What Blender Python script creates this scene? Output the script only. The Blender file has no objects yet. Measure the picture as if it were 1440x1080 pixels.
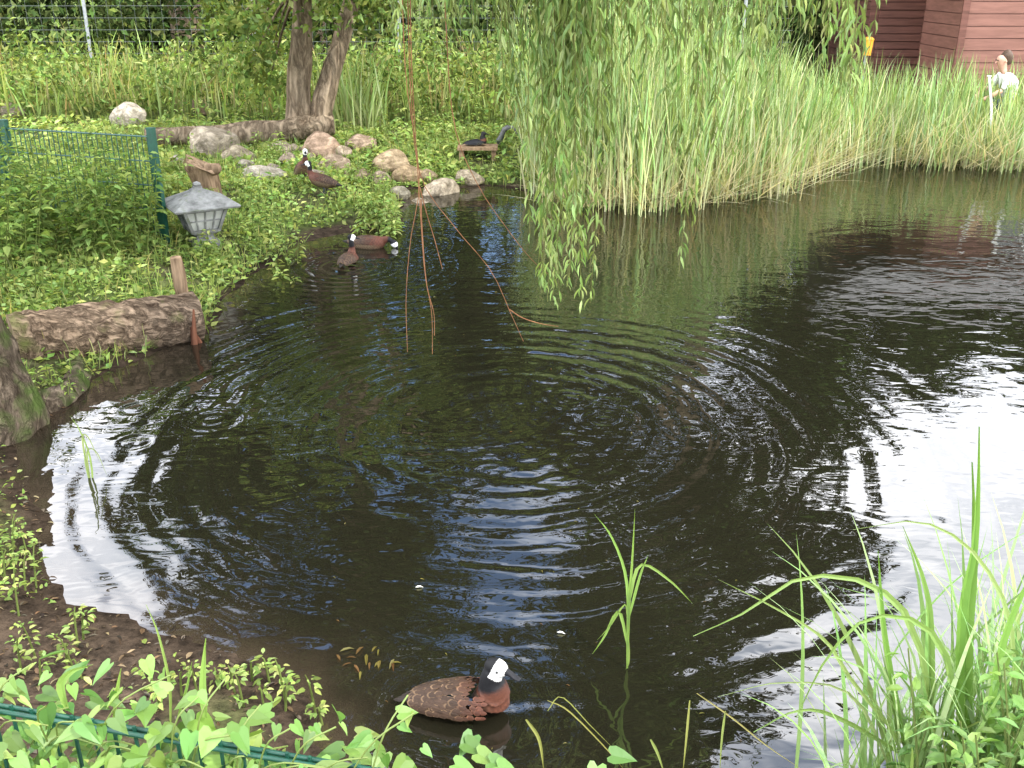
import bpy, bmesh, math, random
import numpy as np
from mathutils import Vector, Matrix, noise as mnoise
rng=np.random.default_rng(7); random.seed(7)
scene=bpy.context.scene
CAMZ=2.4; PITCH=math.radians(22.6); FPX=1400.0
def ray(u,v):
    x=(u-720)/FPX; yc=(540-v)/FPX
    return np.array([x, math.cos(PITCH)+yc*math.sin(PITCH), -math.sin(PITCH)+yc*math.cos(PITCH)])
def G(u,v,z=0.0):           # surveyed point on the horizontal level z
    d=ray(u,v); t=(z-CAMZ)/d[2]; return np.array([d[0]*t,d[1]*t,z])
def P(u,v,y):               # surveyed point at ground distance y
    d=ray(u,v); t=y/d[1]; return np.array([d[0]*t,y,CAMZ+d[2]*t])

# ------------------------------------------------------------------ materials
def newmat(name):
    m=bpy.data.materials.new(name); m.use_nodes=True
    nt=m.node_tree; nt.nodes.clear(); return m,nt
def N(nt,t,**kw):
    n=nt.nodes.new(t)
    for k,v in kw.items(): setattr(n,k,v)
    return n
def setin(nt,n,key,val):
    if val is None: return
    if isinstance(val,bpy.types.NodeSocket): nt.links.new(val,n.inputs[key])
    else: n.inputs[key].default_value=val
def mth(nt,op,a,b=None,c=None,clamp=False):
    n=N(nt,'ShaderNodeMath',operation=op); n.use_clamp=clamp
    setin(nt,n,0,a); setin(nt,n,1,b); setin(nt,n,2,c); return n.outputs[0]
def leafmat(name,trans=0.4,gloss=0.0):
    m,nt=newmat(name)
    at=N(nt,'ShaderNodeAttribute',attribute_name='Col')
    p=N(nt,'ShaderNodeBsdfDiffuse')
    nt.links.new(at.outputs['Color'],p.inputs['Color']); out=p.outputs[0]
    if trans>0:
        tr=N(nt,'ShaderNodeBsdfTranslucent')
        mx=N(nt,'ShaderNodeMix',data_type='RGBA',blend_type='MULTIPLY'); mx.inputs[0].default_value=1
        nt.links.new(at.outputs['Color'],mx.inputs[6]); mx.inputs[7].default_value=(1.25,1.2,0.6,1)
        nt.links.new(mx.outputs[2],tr.inputs['Color'])
        ms=N(nt,'ShaderNodeMixShader'); ms.inputs[0].default_value=trans
        nt.links.new(out,ms.inputs[1]); nt.links.new(tr.outputs[0],ms.inputs[2]); out=ms.outputs[0]
    if gloss>0:
        g=N(nt,'ShaderNodeBsdfGlossy'); g.inputs['Roughness'].default_value=.45; g.inputs['Color'].default_value=(.8,.85,.8,1)
        ms=N(nt,'ShaderNodeMixShader'); ms.inputs[0].default_value=gloss
        nt.links.new(out,ms.inputs[1]); nt.links.new(g.outputs[0],ms.inputs[2]); out=ms.outputs[0]
    o=N(nt,'ShaderNodeOutputMaterial'); nt.links.new(out,o.inputs[0]); return m
def noisemat(name,c1,c2,scale=8,stretch=(1,1,1),rough=0.85,bump=0.5,bdist=0.01,detail=4,useattr=False,vor=0.0,spec=0.3,moss=None,furrow=.55):
    m,nt=newmat(name)
    tc=N(nt,'ShaderNodeTexCoord'); mp=N(nt,'ShaderNodeMapping'); mp.inputs['Scale'].default_value=stretch
    nt.links.new(tc.outputs['Object'],mp.inputs[0])
    n1=N(nt,'ShaderNodeTexNoise'); n1.inputs['Scale'].default_value=scale; n1.inputs['Detail'].default_value=detail; n1.inputs['Roughness'].default_value=0.68
    nt.links.new(mp.outputs[0],n1.inputs['Vector'])
    cr=N(nt,'ShaderNodeValToRGB'); cr.color_ramp.elements[0].position=0.33; cr.color_ramp.elements[1].position=0.68
    cr.color_ramp.elements[0].color=(*c1,1); cr.color_ramp.elements[1].color=(*c2,1)
    nt.links.new(n1.outputs['Fac'],cr.inputs[0]); col=cr.outputs[0]
    h=n1.outputs['Fac']
    if vor>0:
        n3=N(nt,'ShaderNodeTexNoise'); n3.inputs['Scale'].default_value=scale*vor; n3.inputs['Detail'].default_value=5; n3.inputs['Roughness'].default_value=.6; n3.inputs['Distortion'].default_value=.6
        nt.links.new(mp.outputs[0],n3.inputs['Vector'])
        rd=mth(nt,'MULTIPLY',mth(nt,'ABSOLUTE',mth(nt,'SUBTRACT',n3.outputs['Fac'],.5)),9.0,clamp=True)
        h=mth(nt,'ADD',mth(nt,'MULTIPLY',rd,.6),h)
        mx=N(nt,'ShaderNodeMix',data_type='RGBA',blend_type='MULTIPLY'); mx.inputs[0].default_value=furrow
        nt.links.new(col,mx.inputs[6]); nt.links.new(rd,mx.inputs[7]); col=mx.outputs[2]
    if moss:
        n2=N(nt,'ShaderNodeTexNoise'); n2.inputs['Scale'].default_value=moss[1]; n2.inputs['Detail'].default_value=5
        nt.links.new(tc.outputs['Object'],n2.inputs['Vector'])
        f=mth(nt,'MULTIPLY',mth(nt,'SUBTRACT',n2.outputs['Fac'],moss[2]),7,clamp=True)
        mx=N(nt,'ShaderNodeMix',data_type='RGBA'); nt.links.new(f,mx.inputs[0]); nt.links.new(col,mx.inputs[6]); mx.inputs[7].default_value=(*moss[0],1); col=mx.outputs[2]
    if useattr:
        at=N(nt,'ShaderNodeAttribute',attribute_name='Col')
        mx=N(nt,'ShaderNodeMix',data_type='RGBA',blend_type='MULTIPLY'); mx.inputs[0].default_value=1
        nt.links.new(col,mx.inputs[6]); nt.links.new(at.outputs['Color'],mx.inputs[7]); col=mx.outputs[2]
    if spec<=0.3 and rough>=.8:
        p=N(nt,'ShaderNodeBsdfDiffuse'); nt.links.new(col,p.inputs['Color'])
    else:
        p=N(nt,'ShaderNodeBsdfPrincipled'); p.inputs['Roughness'].default_value=rough; p.inputs['Specular IOR Level'].default_value=spec
        nt.links.new(col,p.inputs['Base Color'])
    if bump>0:
        b=N(nt,'ShaderNodeBump'); b.inputs['Strength'].default_value=bump; b.inputs['Distance'].default_value=bdist
        nt.links.new(h,b.inputs['Height']); nt.links.new(b.outputs[0],p.inputs['Normal'])
    o=N(nt,'ShaderNodeOutputMaterial'); nt.links.new(p.outputs[0],o.inputs[0]); return m

M_leaf=leafmat('leaf_foliage',.35)
M_near=leafmat('near_leaf_foliage',.35,.03)
M_dark=leafmat('dark_foliage',0)
M_reed=leafmat('reed_blade',.3)
M_bark=noisemat('willow_bark',(0.05,0.038,0.026),(0.21,0.165,0.12),scale=13,stretch=(1,1,0.28),bump=1,bdist=0.03,vor=.8,detail=6,moss=((0.06,0.085,0.025),5,0.50))
M_barkL=noisemat('tree_bark',(0.14,0.10,0.065),(0.36,0.28,0.19),scale=11,stretch=(1,1,0.22),bump=1,bdist=0.025,vor=.8,detail=5)
M_log=noisemat('log_bark',(0.085,0.058,0.038),(0.36,0.265,0.18),scale=20,stretch=(0.4,1.2,1.2),bump=1,bdist=0.02,vor=.7,detail=7,moss=((0.11,0.12,0.04),4,0.56),furrow=.6)
M_wood=noisemat('old_wood',(0.10,0.065,0.04),(0.30,0.21,0.13),scale=8,stretch=(3,3,0.4),bump=0.7)
M_end=noisemat('cut_wood',(0.12,0.09,0.06),(0.28,0.21,0.14),scale=12,bump=0.5)
M_rock=noisemat('boulder_stone',(0.17,0.145,0.11),(0.44,0.39,0.32),scale=5,bump=0.7,bdist=0.02,useattr=True,vor=.5,moss=((0.10,0.13,0.04),5,0.64),furrow=.35)
M_green=noisemat('green_painted_steel',(0.005,0.045,0.028),(0.010,0.075,0.045),scale=20,rough=0.45,bump=0.1,spec=0.5)
M_zinc=noisemat('galvanised_steel',(0.20,0.21,0.21),(0.3,0.32,0.32),scale=15,rough=0.5,bump=0.1)
M_wire=noisemat('fence_wire',(0.07,0.08,0.075),(0.13,0.15,0.13),scale=15,rough=0.5,bump=0.1)
M_lant=noisemat('weathered_lantern_grey',(0.11,0.11,0.10),(0.27,0.27,0.25),scale=9,bump=0.4,bdist=0.004,moss=((0.13,0.15,0.09),14,0.58))
M_pane=noisemat('frosted_pane',(0.30,0.30,0.27),(0.48,0.48,0.43),scale=9,rough=0.35,bump=0.1)
M_hutd=noisemat('shade_darkened_brown_siding',(0.075,0.030,0.020),(0.16,0.066,0.048),scale=3,stretch=(0.5,1,6),rough=0.7,bump=0.3)  # shade of the recessed wall is put into this brown; corner trim shares it
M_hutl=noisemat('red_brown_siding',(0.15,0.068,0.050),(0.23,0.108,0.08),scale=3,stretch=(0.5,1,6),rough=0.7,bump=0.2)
M_roof=noisemat('grey_roofing_felt',(0.16,0.16,0.155),(0.28,0.27,0.26),scale=4,bump=0.4)
M_white=noisemat('white_paint',(0.6,0.6,0.58),(0.75,0.75,0.72),scale=6,rough=0.5,bump=0.1)
M_glass=noisemat('window_glass',(0.02,0.025,0.03),(0.04,0.045,0.05),scale=2,rough=0.08,bump=0,spec=0.8)
M_orange=noisemat('orange_plastic',(0.65,0.25,0.02),(0.75,0.32,0.03),scale=6,rough=0.4,bump=0.05)
M_twig=noisemat('bare_twig',(0.14,0.065,0.035),(0.28,0.14,0.07),scale=20,rough=0.85,bump=0)
M_shirt=noisemat('white_shirt_cloth',(0.66,0.66,0.66),(0.8,0.8,0.8),scale=10,rough=0.9,bump=0.3)
M_jean=noisemat('navy_trouser_cloth',(0.02,0.03,0.06),(0.04,0.05,0.10),scale=30,rough=0.9,bump=0.3)
M_skin=noisemat('skin',(0.48,0.26,0.18),(0.58,0.34,0.24),scale=10,rough=0.55,bump=0.05)
M_hair=noisemat('brown_hair',(0.05,0.03,0.02),(0.10,0.06,0.035),scale=30,rough=0.6,bump=0.5)
M_shoe=noisemat('black_shoe',(0.02,0.02,0.02),(0.04,0.04,0.04),scale=10,rough=0.5,bump=0.1)
M_eye=noisemat('duck_eye',(0.005,0.004,0.003),(0.012,0.008,0.006),scale=4,rough=0.1,bump=0,spec=0.8)

# ------------------------------------------------------------------ mesh builder
def link(o): scene.collection.objects.link(o); return o
def build(name,parts,mats,parent=None,smooth=False):
    Vs=[];idx=[];st=[];mi=[];Cs=[];off=0;lo=0;sm=[]
    for p in parts:
        V=np.asarray(p[0],float).reshape(-1,3); F=np.asarray(p[1],int); C=p[2]; m=p[3]
        s=p[4] if len(p)>4 else smooth
        if C is None: C=np.ones((len(V),3))
        C=np.broadcast_to(np.asarray(C,float),(len(V),3))
        k=F.shape[1]; n=len(F)
        Vs.append(V);Cs.append(C);idx.append((F+off).ravel()); st.append(lo+np.arange(n)*k); mi.append(np.full(n,m)); sm.append(np.full(n,bool(s)))
        off+=len(V); lo+=n*k
    V=np.concatenate(Vs);idx=np.concatenate(idx)
    me=bpy.data.meshes.new(name)
    me.vertices.add(len(V)); me.vertices.foreach_set('co',V.ravel())
    me.loops.add(len(idx)); me.loops.foreach_set('vertex_index',idx)
    st=np.concatenate(st); me.polygons.add(len(st)); me.polygons.foreach_set('loop_start',st)
    me.polygons.foreach_set('material_index',np.concatenate(mi))
    me.polygons.foreach_set('use_smooth',np.concatenate(sm))
    a=me.attributes.new('Col','FLOAT_COLOR','POINT')
    C=np.concatenate(Cs); C4=np.concatenate([C,np.ones((len(C),1))],1); a.data.foreach_set('color',C4.ravel())
    for m in mats: me.materials.append(m)
    me.update(); me.validate()
    o=link(bpy.data.objects.new(name,me))
    if parent: o.parent=parent
    return o
def empty(name,loc=(0,0,0)):
    e=bpy.data.objects.new(name,None); e.empty_display_size=0.2; link(e); e.location=loc; return e
def nrm(a): return a/np.maximum(np.linalg.norm(a,axis=-1,keepdims=True),1e-9)
def frames(d,n):
    d=nrm(d); s=nrm(np.cross(d,n)); nn=np.cross(s,d); return np.stack([d,s,nn],1)
T_diam=(np.array([[0,0,0],[.42,.5,.06],[1,0,-.08],[.42,-.5,.06]],float),np.array([[0,1,2,3]]))
T_fold=(np.array([[0,0,0],[.3,.45,.1],[.65,.36,.08],[1,0,-.12],[.65,-.36,.08],[.3,-.45,.1],[.33,0,0],[.66,0,-.02]],float),
        np.array([[0,6,1],[6,2,1],[6,7,2],[7,3,2],[0,5,6],[6,5,4],[6,4,7],[7,4,3]]))
T_feather=(np.array([[0,0,0],[.3,.4,-.02],[.75,.48,-.05],[1,0,-.03],[.75,-.48,-.05],[.3,-.4,-.02],[.33,0,.01],[.7,0,.0],[.93,.25,-.04],[.93,-.25,-.04]],float),
        np.array([[0,6,1],[6,2,1],[6,7,2],[7,8,2],[7,3,8],[0,5,6],[6,5,4],[6,4,7],[7,4,9],[7,9,3]]))
T_heart=(np.array([[0,0,0],[-.16,.22,.05],[-.12,.42,.07],[.12,.5,.08],[.42,.38,.06],[.75,.16,0],[1,0,-.1],[.75,-.16,0],[.42,-.38,.06],[.12,-.5,.08],[-.12,-.42,.07],[-.16,-.22,.05],[.4,0,-.02]],float),
         np.array([[0,2,1],[0,3,2],[0,12,3],[12,4,3],[12,5,4],[12,6,5],[0,11,10],[0,10,9],[0,9,12],[12,9,8],[12,8,7],[12,7,6]]))
def scatter(T,pos,d,n,L,W,col,mat=0):
    tv,tf=T; k=len(pos); fr=frames(d,n)
    L=np.broadcast_to(L,(k,)); W=np.broadcast_to(W,(k,))
    loc=np.stack([tv[None,:,0]*L[:,None],tv[None,:,1]*W[:,None],tv[None,:,2]*L[:,None]],2)
    V=np.einsum('kvi,kij->kvj',loc,fr)+pos[:,None,:]
    F=tf[None]+(np.arange(k)*len(tv))[:,None,None]
    col=np.broadcast_to(col,(k,3)); C=np.repeat(col,len(tv),0)
    return (V.reshape(-1,3),F.reshape(-1,tf.shape[1]),C,mat)
def cols(k,base,var=0.25,hue=0.15,bases=None):
    if bases is not None:
        b=np.array(bases)[rng.integers(0,len(bases),k)]
    else: b=np.tile(np.array(base,float),(k,1))
    b=b*(1+var*rng.uniform(-1,1,(k,1))); b=b*(1+hue*rng.uniform(-1,1,(k,3))*np.array([1,.3,.6])); return np.clip(b,0.002,0.9)
def blades(base,H,W,lean,az,bend,seg,ctip,cbase,mat=0):
    k=len(base); t=np.linspace(0,1,seg+1)
    H=np.broadcast_to(H,(k,));W=np.broadcast_to(W,(k,));lean=np.broadcast_to(lean,(k,));bend=np.broadcast_to(bend,(k,))
    ang=lean[:,None]+bend[:,None]*t[None]**1.7
    ds=H[:,None]/seg
    hx=np.concatenate([np.zeros((k,1)),np.cumsum(np.sin(ang[:,:-1])*ds,1)],1); hz=np.concatenate([np.zeros((k,1)),np.cumsum(np.cos(ang[:,:-1])*ds,1)],1)
    dx=np.cos(az)[:,None];dy=np.sin(az)[:,None]
    X=base[:,0:1]+hx*dx;Y=base[:,1:2]+hx*dy;Z=base[:,2:3]+hz
    tw=(az+np.pi/2+rng.uniform(-1,1,k)*0.9)
    w=W[:,None]*(np.minimum(1,0.6+1.2*t)*(1-t**2.2))[None]*0.5
    sx=np.cos(tw)[:,None]*w; sy=np.sin(tw)[:,None]*w
    A=np.stack([X-sx,Y-sy,Z],2);B=np.stack([X+sx,Y+sy,Z],2)
    V=np.stack([A,B],2).reshape(-1,3)
    q=np.array([[2*i,2*i+1,2*i+3,2*i+2] for i in range(seg)])
    F=(q[None]+(np.arange(k)*2*(seg+1))[:,None,None]).reshape(-1,4)
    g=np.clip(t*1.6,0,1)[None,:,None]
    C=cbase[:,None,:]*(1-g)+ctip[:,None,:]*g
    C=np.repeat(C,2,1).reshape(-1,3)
    return (V,F,C,mat)
def tube(pts,rad,seg=8,mat=0,col=None,cap=True,rough=0.0,smooth=True,seed=0):
    pts=np.array(pts,float); n=len(pts); rad=np.broadcast_to(rad,(n,))
    tg=np.gradient(pts,axis=0); tg=nrm(tg)
    ref=np.array([0,0,1.]) if abs(tg[0][2])<0.9 else np.array([1.,0,0])
    V=[];s=None
    for i in range(n):
        if s is None: s=nrm(np.cross(tg[i],ref))
        else: s=nrm(s-tg[i]*np.dot(s,tg[i]))
        b=np.cross(tg[i],s)
        for j in range(seg):
            a=2*math.pi*j/seg; r=rad[i]
            if rough: r*=1+rough*mnoise.noise(Vector((math.cos(a)*1.5+seed,math.sin(a)*1.5,i*0.35)))+rough*.35*mnoise.noise(Vector((math.cos(a)*4+seed,math.sin(a)*4,i*0.8)))
            V.append(pts[i]+(s*math.cos(a)+b*math.sin(a))*r)
    F=[[i*seg+j,i*seg+(j+1)%seg,(i+1)*seg+(j+1)%seg,(i+1)*seg+j] for i in range(n-1) for j in range(seg)]
    out=[(np.array(V),np.array(F),col,mat,smooth)]
    if cap:
        V2=np.array(V)
        for i0,c in ((0,pts[0]),((n-1)*seg,pts[-1])):
            vv=np.concatenate([V2[i0:i0+seg],[c]]); 
            f=[[j,(j+1)%seg,seg] for j in range(seg)]
            out.append((vv,np.array(f),col,mat,False))
    return out
def smoothpath(pts,n):
    pts=np.array(pts,float); t=np.linspace(0,len(pts)-1,n); out=[]
    P4=np.concatenate([[2*pts[0]-pts[1]],pts,[2*pts[-1]-pts[-2]]])
    for x in t:
        i=min(int(x),len(pts)-2); f=x-i; a,b,c,d=P4[i:i+4]
        out.append(0.5*((2*b)+(-a+c)*f+(2*a-5*b+4*c-d)*f*f+(-a+3*b-3*c+d)*f**3))
    return np.array(out)
def box(c,s,mat=0,rot=None,col=None):
    v=np.array([[x,y,z] for x in(-.5,.5) for y in(-.5,.5) for z in(-.5,.5)])*np.array(s)
    if rot is not None: v=v@np.array(rot).T
    v=v+np.array(c)
    f=np.array([[0,1,3,2],[4,6,7,5],[0,4,5,1],[2,3,7,6],[0,2,6,4],[1,5,7,3]])
    return (v,f,col,mat,False)

# ------------------------------------------------------------------ terrain
px=[(425,1010),(400,965),(330,935),(250,895),(190,868),(90,855),(60,790),(70,720),(25,650),(5,620),(60,598),(115,560),(150,525),(215,500),(262,478),(300,470),(312,425),(350,392),(410,350),(470,328),(555,322),(566,296),(560,266),(620,264),(690,262),(760,272),(820,284),(940,286),(1020,276),(1100,262),(1135,242),(1210,228),(1300,231),(1440,235)]
poly=[G(u,v)[:2] for u,v in px]
poly+= [np.array(p) for p in [(9.5,13.4),(13,12.5),(14,8),(12,4),(7,2.3),(3,2.25),(1.7,2.3),(1.1,2.15),(.5,2.1),(-.3,2.15),(-.6,2.3)]]
poly=np.array(poly)
def sdf(x,y):
    x=np.asarray(x,float).ravel();y=np.asarray(y,float).ravel()
    best=np.full(x.shape,1e9);ins=np.zeros(x.shape,bool)
    n=len(poly)
    for i in range(n):
        a=poly[i];b=poly[(i+1)%n];e=b-a
        t=np.clip(((x-a[0])*e[0]+(y-a[1])*e[1])/(e@e),0,1)
        d=np.hypot(x-a[0]-t*e[0],y-a[1]-t*e[1]);best=np.minimum(best,d)
        c=((a[1]>y)!=(b[1]>y))
        with np.errstate(divide='ignore',invalid='ignore'):
            xi=(b[0]-a[0])*(y-a[1])/(b[1]-a[1])+a[0]
        ins^=c&(x<xi)
    return np.where(ins,-best,best)
def nz(x,y,s,sd=0):
    r=0;a=1
    for i in range(4):
        r=r+a*np.sin(x*s*1.3+1.7*np.sin(y*s*.9+sd+i)+sd*3.1+i*2)*np.sin(y*s*1.1+1.3*np.sin(x*s*1.2+sd*1.7)+i*1.3+sd);a*=.5;s*=2.1
    return r/1.5
def hgt(x,y,d=None):
    x=np.asarray(x,float);y=np.asarray(y,float); sh=x.shape; x=x.ravel();y=y.ravel()
    if d is None: d=sdf(x,y)
    d=d+0.07*nz(x,y,4,2)*(np.abs(d)<1.5)
    sm=lambda t:(lambda q:q*q*(3-2*q))(np.clip(t,0,1))
    out=0.10*np.clip(d,0,.3)+0.20*sm(d/0.9)+0.02*np.clip(d,0,12)+0.03*nz(x,y,2.2,1)*sm(d/.5)
    flat=np.exp(-((x+1.6)**2/1.2+(y-3.0)**2/0.5))
    out=out*(1-0.6*flat)+.010*(nz(x,y,14,6))*sm(d/.25)
    out=out+np.clip(2.2-y,0,2.5)*0.25
    ins=-0.10*np.clip(-d,0,.3)-0.5*sm(-d/1.3)+0.02*nz(x,y,5,3)*sm(-d/.3)-.004
    return np.where(d>0,out,ins).reshape(sh)
def axis(lo,hi,st,far,nf):
    c=np.arange(lo,hi,st); g=np.geomspace(st,far,nf).cumsum(); g=g*(far/g[-1])
    g=np.concatenate([[st],g[1:]]) ; g=np.maximum.accumulate(g)
    return np.unique(np.round(np.concatenate([lo-g[::-1],c,hi-st+g]),4))
gx=axis(-6,8,.05,400,40); gy=axis(1,15,.05,400,40)
X,Y=np.meshgrid(gx,gy,indexing='xy'); D=sdf(X.ravel(),Y.ravel()); Z=hgt(X.ravel(),Y.ravel(),D)
nx,ny=len(gx),len(gy)
ii=(np.arange(ny-1)[:,None]*nx+np.arange(nx-1)[None]).ravel()
F=np.stack([ii,ii+1,ii+nx+1,ii+nx],1)
xr,yr=X.ravel(),Y.ravel()
g1=np.clip(0.55+0.9*nz(xr,yr,2.6,5),0,1)
soilreg=np.exp(-((xr+1.7)**2/1.6+(yr-2.9)**2/.55))+1.0*(yr<2.3)*.6+np.clip(1-D/.18,0,1)*.9
green=np.clip(g1*1.0+0.25-soilreg*1.4,0,1)[:,None]
soil=np.array([.055,.042,.031]);gr=np.array([.095,.14,.04])
C=soil*(1-green)+gr*green
C=C*(1+.35*nz(xr,yr,9,4))[:,None]
wet=np.exp(-np.abs(D)/.15)[:,None]*.5
C=np.clip(C*(1-wet),.002,1)
M_gr=noisemat('bank_ground',(.45,.45,.45),(1.6,1.5,1.4),scale=16,bump=1,bdist=.03,useattr=True,rough=.95,detail=5)
build('ground',[(np.stack([xr,yr,Z],1),F,C,0,True)],[M_gr])

# ------------------------------------------------------------------ water (waves are real geometry, finest ruffle is bump)
def watermat():
    m,nt=newmat('pond_water')
    geo=N(nt,'ShaderNodeNewGeometry'); pos=geo.outputs['Position']
    def noise(scale,detail=2,str_=(1,1,1),rough=.5,dist=0):
        mp=N(nt,'ShaderNodeMapping'); mp.inputs['Scale'].default_value=str_; nt.links.new(pos,mp.inputs[0])
        n=N(nt,'ShaderNodeTexNoise',noise_dimensions='2D'); n.inputs['Scale'].default_value=scale;n.inputs['Detail'].default_value=detail;n.inputs['Roughness'].default_value=rough;n.inputs['Distortion'].default_value=dist
        nt.links.new(mp.outputs[0],n.inputs['Vector']); return n.outputs['Fac']
    h=mth(nt,'ADD',mth(nt,'MULTIPLY',noise(2.6,2,(1,1.5,1),.5,.4),.0045),mth(nt,'MULTIPLY',noise(9,1,(.8,1.8,1),.5,.5),.0008))
    b=N(nt,'ShaderNodeBump'); b.inputs['Strength'].default_value=1; b.inputs['Distance'].default_value=1.0
    nt.links.new(h,b.inputs['Height'])
    at=N(nt,'ShaderNodeAttribute',attribute_name='Col')
    df=N(nt,'ShaderNodeBsdfDiffuse'); nt.links.new(at.outputs['Color'],df.inputs['Color'])
    gl=N(nt,'ShaderNodeBsdfGlossy'); gl.inputs['Roughness'].default_value=0.0; nt.links.new(b.outputs[0],gl.inputs['Normal'])
    fr=N(nt,'ShaderNodeFresnel'); fr.inputs['IOR'].default_value=2.05; nt.links.new(b.outputs[0],fr.inputs['Normal'])
    ms=N(nt,'ShaderNodeMixShader'); nt.links.new(fr.outputs[0],ms.inputs[0]); nt.links.new(df.outputs[0],ms.inputs[1]); nt.links.new(gl.outputs[0],ms.inputs[2])
    o=N(nt,'ShaderNodeOutputMaterial'); nt.links.new(ms.outputs[0],o.inputs[0]); return m
wx_=np.unique(np.concatenate([np.arange(-5,-3.2,.06),np.arange(-3.2,3.8,.014),np.arange(3.8,15.51,.06)])); wy_=np.unique(np.concatenate([np.arange(1.9,8.6,.014),np.arange(8.6,15.01,.05)]))
WX,WY=np.meshgrid(wx_,wy_,indexing='xy'); WX=WX.ravel();WY=WY.ravel(); nxx=len(wx_)
wd=sdf(WX,WY); wz=hgt(WX,WY,wd)
iw=(np.arange(len(wy_)-1)[:,None]*nxx+np.arange(nxx-1)[None]).ravel()
fd=np.exp(-np.clip(-wz,0,2)/.05)[:,None]; mud=(1+.4*nz(WX,WY,5,6))[:,None]
wc=np.array([.0085,.0080,.0045])*(1-fd)+np.array([.030,.022,.014])*fd*mud
WH=np.zeros_like(WX)
def sst(r,a,b): t=np.clip((r-a)/(b-a),0,1); t=t*t*(3-2*t); return 1-t
gust=np.clip(.72+.65*nz(WX,WY,1.05,2),.10,1.3); wob=nz(WX,WY,.75,9); wob2=nz(WX,WY,1.9,3)
def rings(cx,cy,lam,amp,r0,r1,w=.8,inner=0.,mod=False):
    global WH
    r=np.hypot(WX-cx,WY-cy); e=sst(r,r0,r1)
    if inner>0: e=e*(.08+.92*(1-sst(r,0,inner)))
    if mod: e=e*gust
    ph=r*2*math.pi/lam+w*wob+w*.6*wob2
    WH+=amp*e*(np.sin(ph)+.22*np.sin(2*ph+.6))
rings(-.02,5.15,.165,.0014,1.6,3.1,1.9,1.2,True)
rings(.10,4.95,.26,.0014,1.4,3.9,2.2,1.1,True)
rings(-.45,5.7,.12,.0005,.8,2.6,2.6,.8,True)
rings(.75,5.6,.13,.0004,.6,2.0,2.6,.8,True)
for (u,v,l,a,r) in [(800,560,.08,.0010,.32),(770,530,.07,.0008,.26),(850,590,.08,.0010,.3),(970,605,.08,.0009,.28),(690,662,.07,.0007,.2),(190,575,.09,.0010,.2),(190,622,.10,.0010,.26),(300,590,.08,.0009,.28)]:
    c=G(u,v); rings(c[0],c[1],l,a,.02,r,.2)
for (u,v,l,a,r) in [(490,375,.12,.0012,1.5),(545,345,.12,.0009,1.2),(650,1000,.10,.0006,.7)]:
    c=G(u,v); rings(c[0],c[1],l,a,.25,r,.5)
WH*=(wd<.05)
build('pond_water',[(np.stack([WX,WY,WH],1),np.stack([iw,iw+1,iw+nxx+1,iw+nxx],1),np.clip(wc,.002,1),0,True)],[watermat()])

# ------------------------------------------------------------------ trees
def clumpleaves(centers,rad,nper,size,bases,mat=1,T=T_diam,aspect=.55,flat=.75):
    k=len(centers)*nper; c=np.repeat(centers,nper,0); r=np.repeat(np.broadcast_to(rad,(len(centers),)),nper)
    v=nrm(rng.normal(size=(k,3)))*(rng.uniform(0,1,(k,1))**.45); v[:,2]*=flat
    pos=c+v*r[:,None]
    d=rng.normal(size=(k,3)); d[:,2]-=.5; n=rng.normal(size=(k,3)); n[:,2]+=1.0
    tint=np.repeat(rng.uniform(.7,1.25,(len(centers),1)),nper,0)
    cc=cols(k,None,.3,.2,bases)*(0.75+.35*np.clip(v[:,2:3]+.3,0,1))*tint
    L=size*rng.uniform(.6,1.3,k)
    return scatter(T,pos,d,n,L,L*aspect,cc,mat)
def tree(name,base,H,r,crown_r,crown_c,nclump,nper,size,bases,cr=1.0,bark=M_barkL,lmat=M_dark):
    base=np.array(base,float); top=base+np.array([0,0,H])
    path=smoothpath([base-[0,0,.3],base+(top-base)*.35+[rng.normal()*.2,0,0],base+(top-base)*.7,top],12)
    parts=tube(path,np.linspace(r,r*.2,12),10,0,rough=.15,seed=rng.uniform(0,50))
    cc=np.array(crown_c,float); cents=[]
    for i in range(nclump):
        v=nrm(rng.normal(size=3))*rng.uniform(.35,1)**.6; p=cc+v*np.array(crown_r); cents.append(p)
        if i%3==0:
            k=int(np.clip((p[2]-base[2])/H*.75*11,3,10)); s=path[k]
            mid=(s+p)/2+np.array([0,0,.25])
            parts+=tube(smoothpath([s,mid,p],6),np.linspace(r*.28,r*.05,6),5,0,cap=False)
    parts.append(clumpleaves(np.array(cents),cr*rng.uniform(.6,1.3,len(cents)),nper,size,bases))
    return build(name,parts,[bark,lmat])
DG=[(.042,.060,.018),(.06,.084,.024),(.075,.102,.03),(.034,.05,.016)]
MG=[(.08,.12,.03),(.11,.16,.04),(.135,.19,.05),(.07,.10,.028)]
LG=[(.20,.27,.07),(.25,.32,.09),(.165,.225,.058),(.29,.345,.125)]
def azp(az,y): return np.array([math.tan(math.radians(az))*y,y,.45])
for (az,y,H,r,crx,crz,czf,nc) in [(-34,27,9.5,.3,3.6,3.6,.6,46),(-26,27,10,.3,3.4,3.7,.6,46),(-17,24,21,.42,2.9,7.5,.66,64),(-10,23.5,24,.45,2.7,8.5,.66,64),(-2.5,26,13,.3,2.6,4.2,.66,40),
                            (3.5,27,13,.32,2.4,3.8,.66,36),(10.5,24,23,.42,2.7,8,.66,64),(17,25,18,.38,2.5,6,.62,50),(23,29,10,.3,3.2,3.8,.6,44),(31,30,10.5,.3,3.6,4,.6,44),(39,29,10,.3,3.6,4,.6,40)]:
    b=azp(az,y)
    tree('background_tree',b,H*.94,r,(crx,crx,crz),(b[0],b[1],H*czf),nc,150,.39,DG+MG[:1],cr=1.25)
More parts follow.
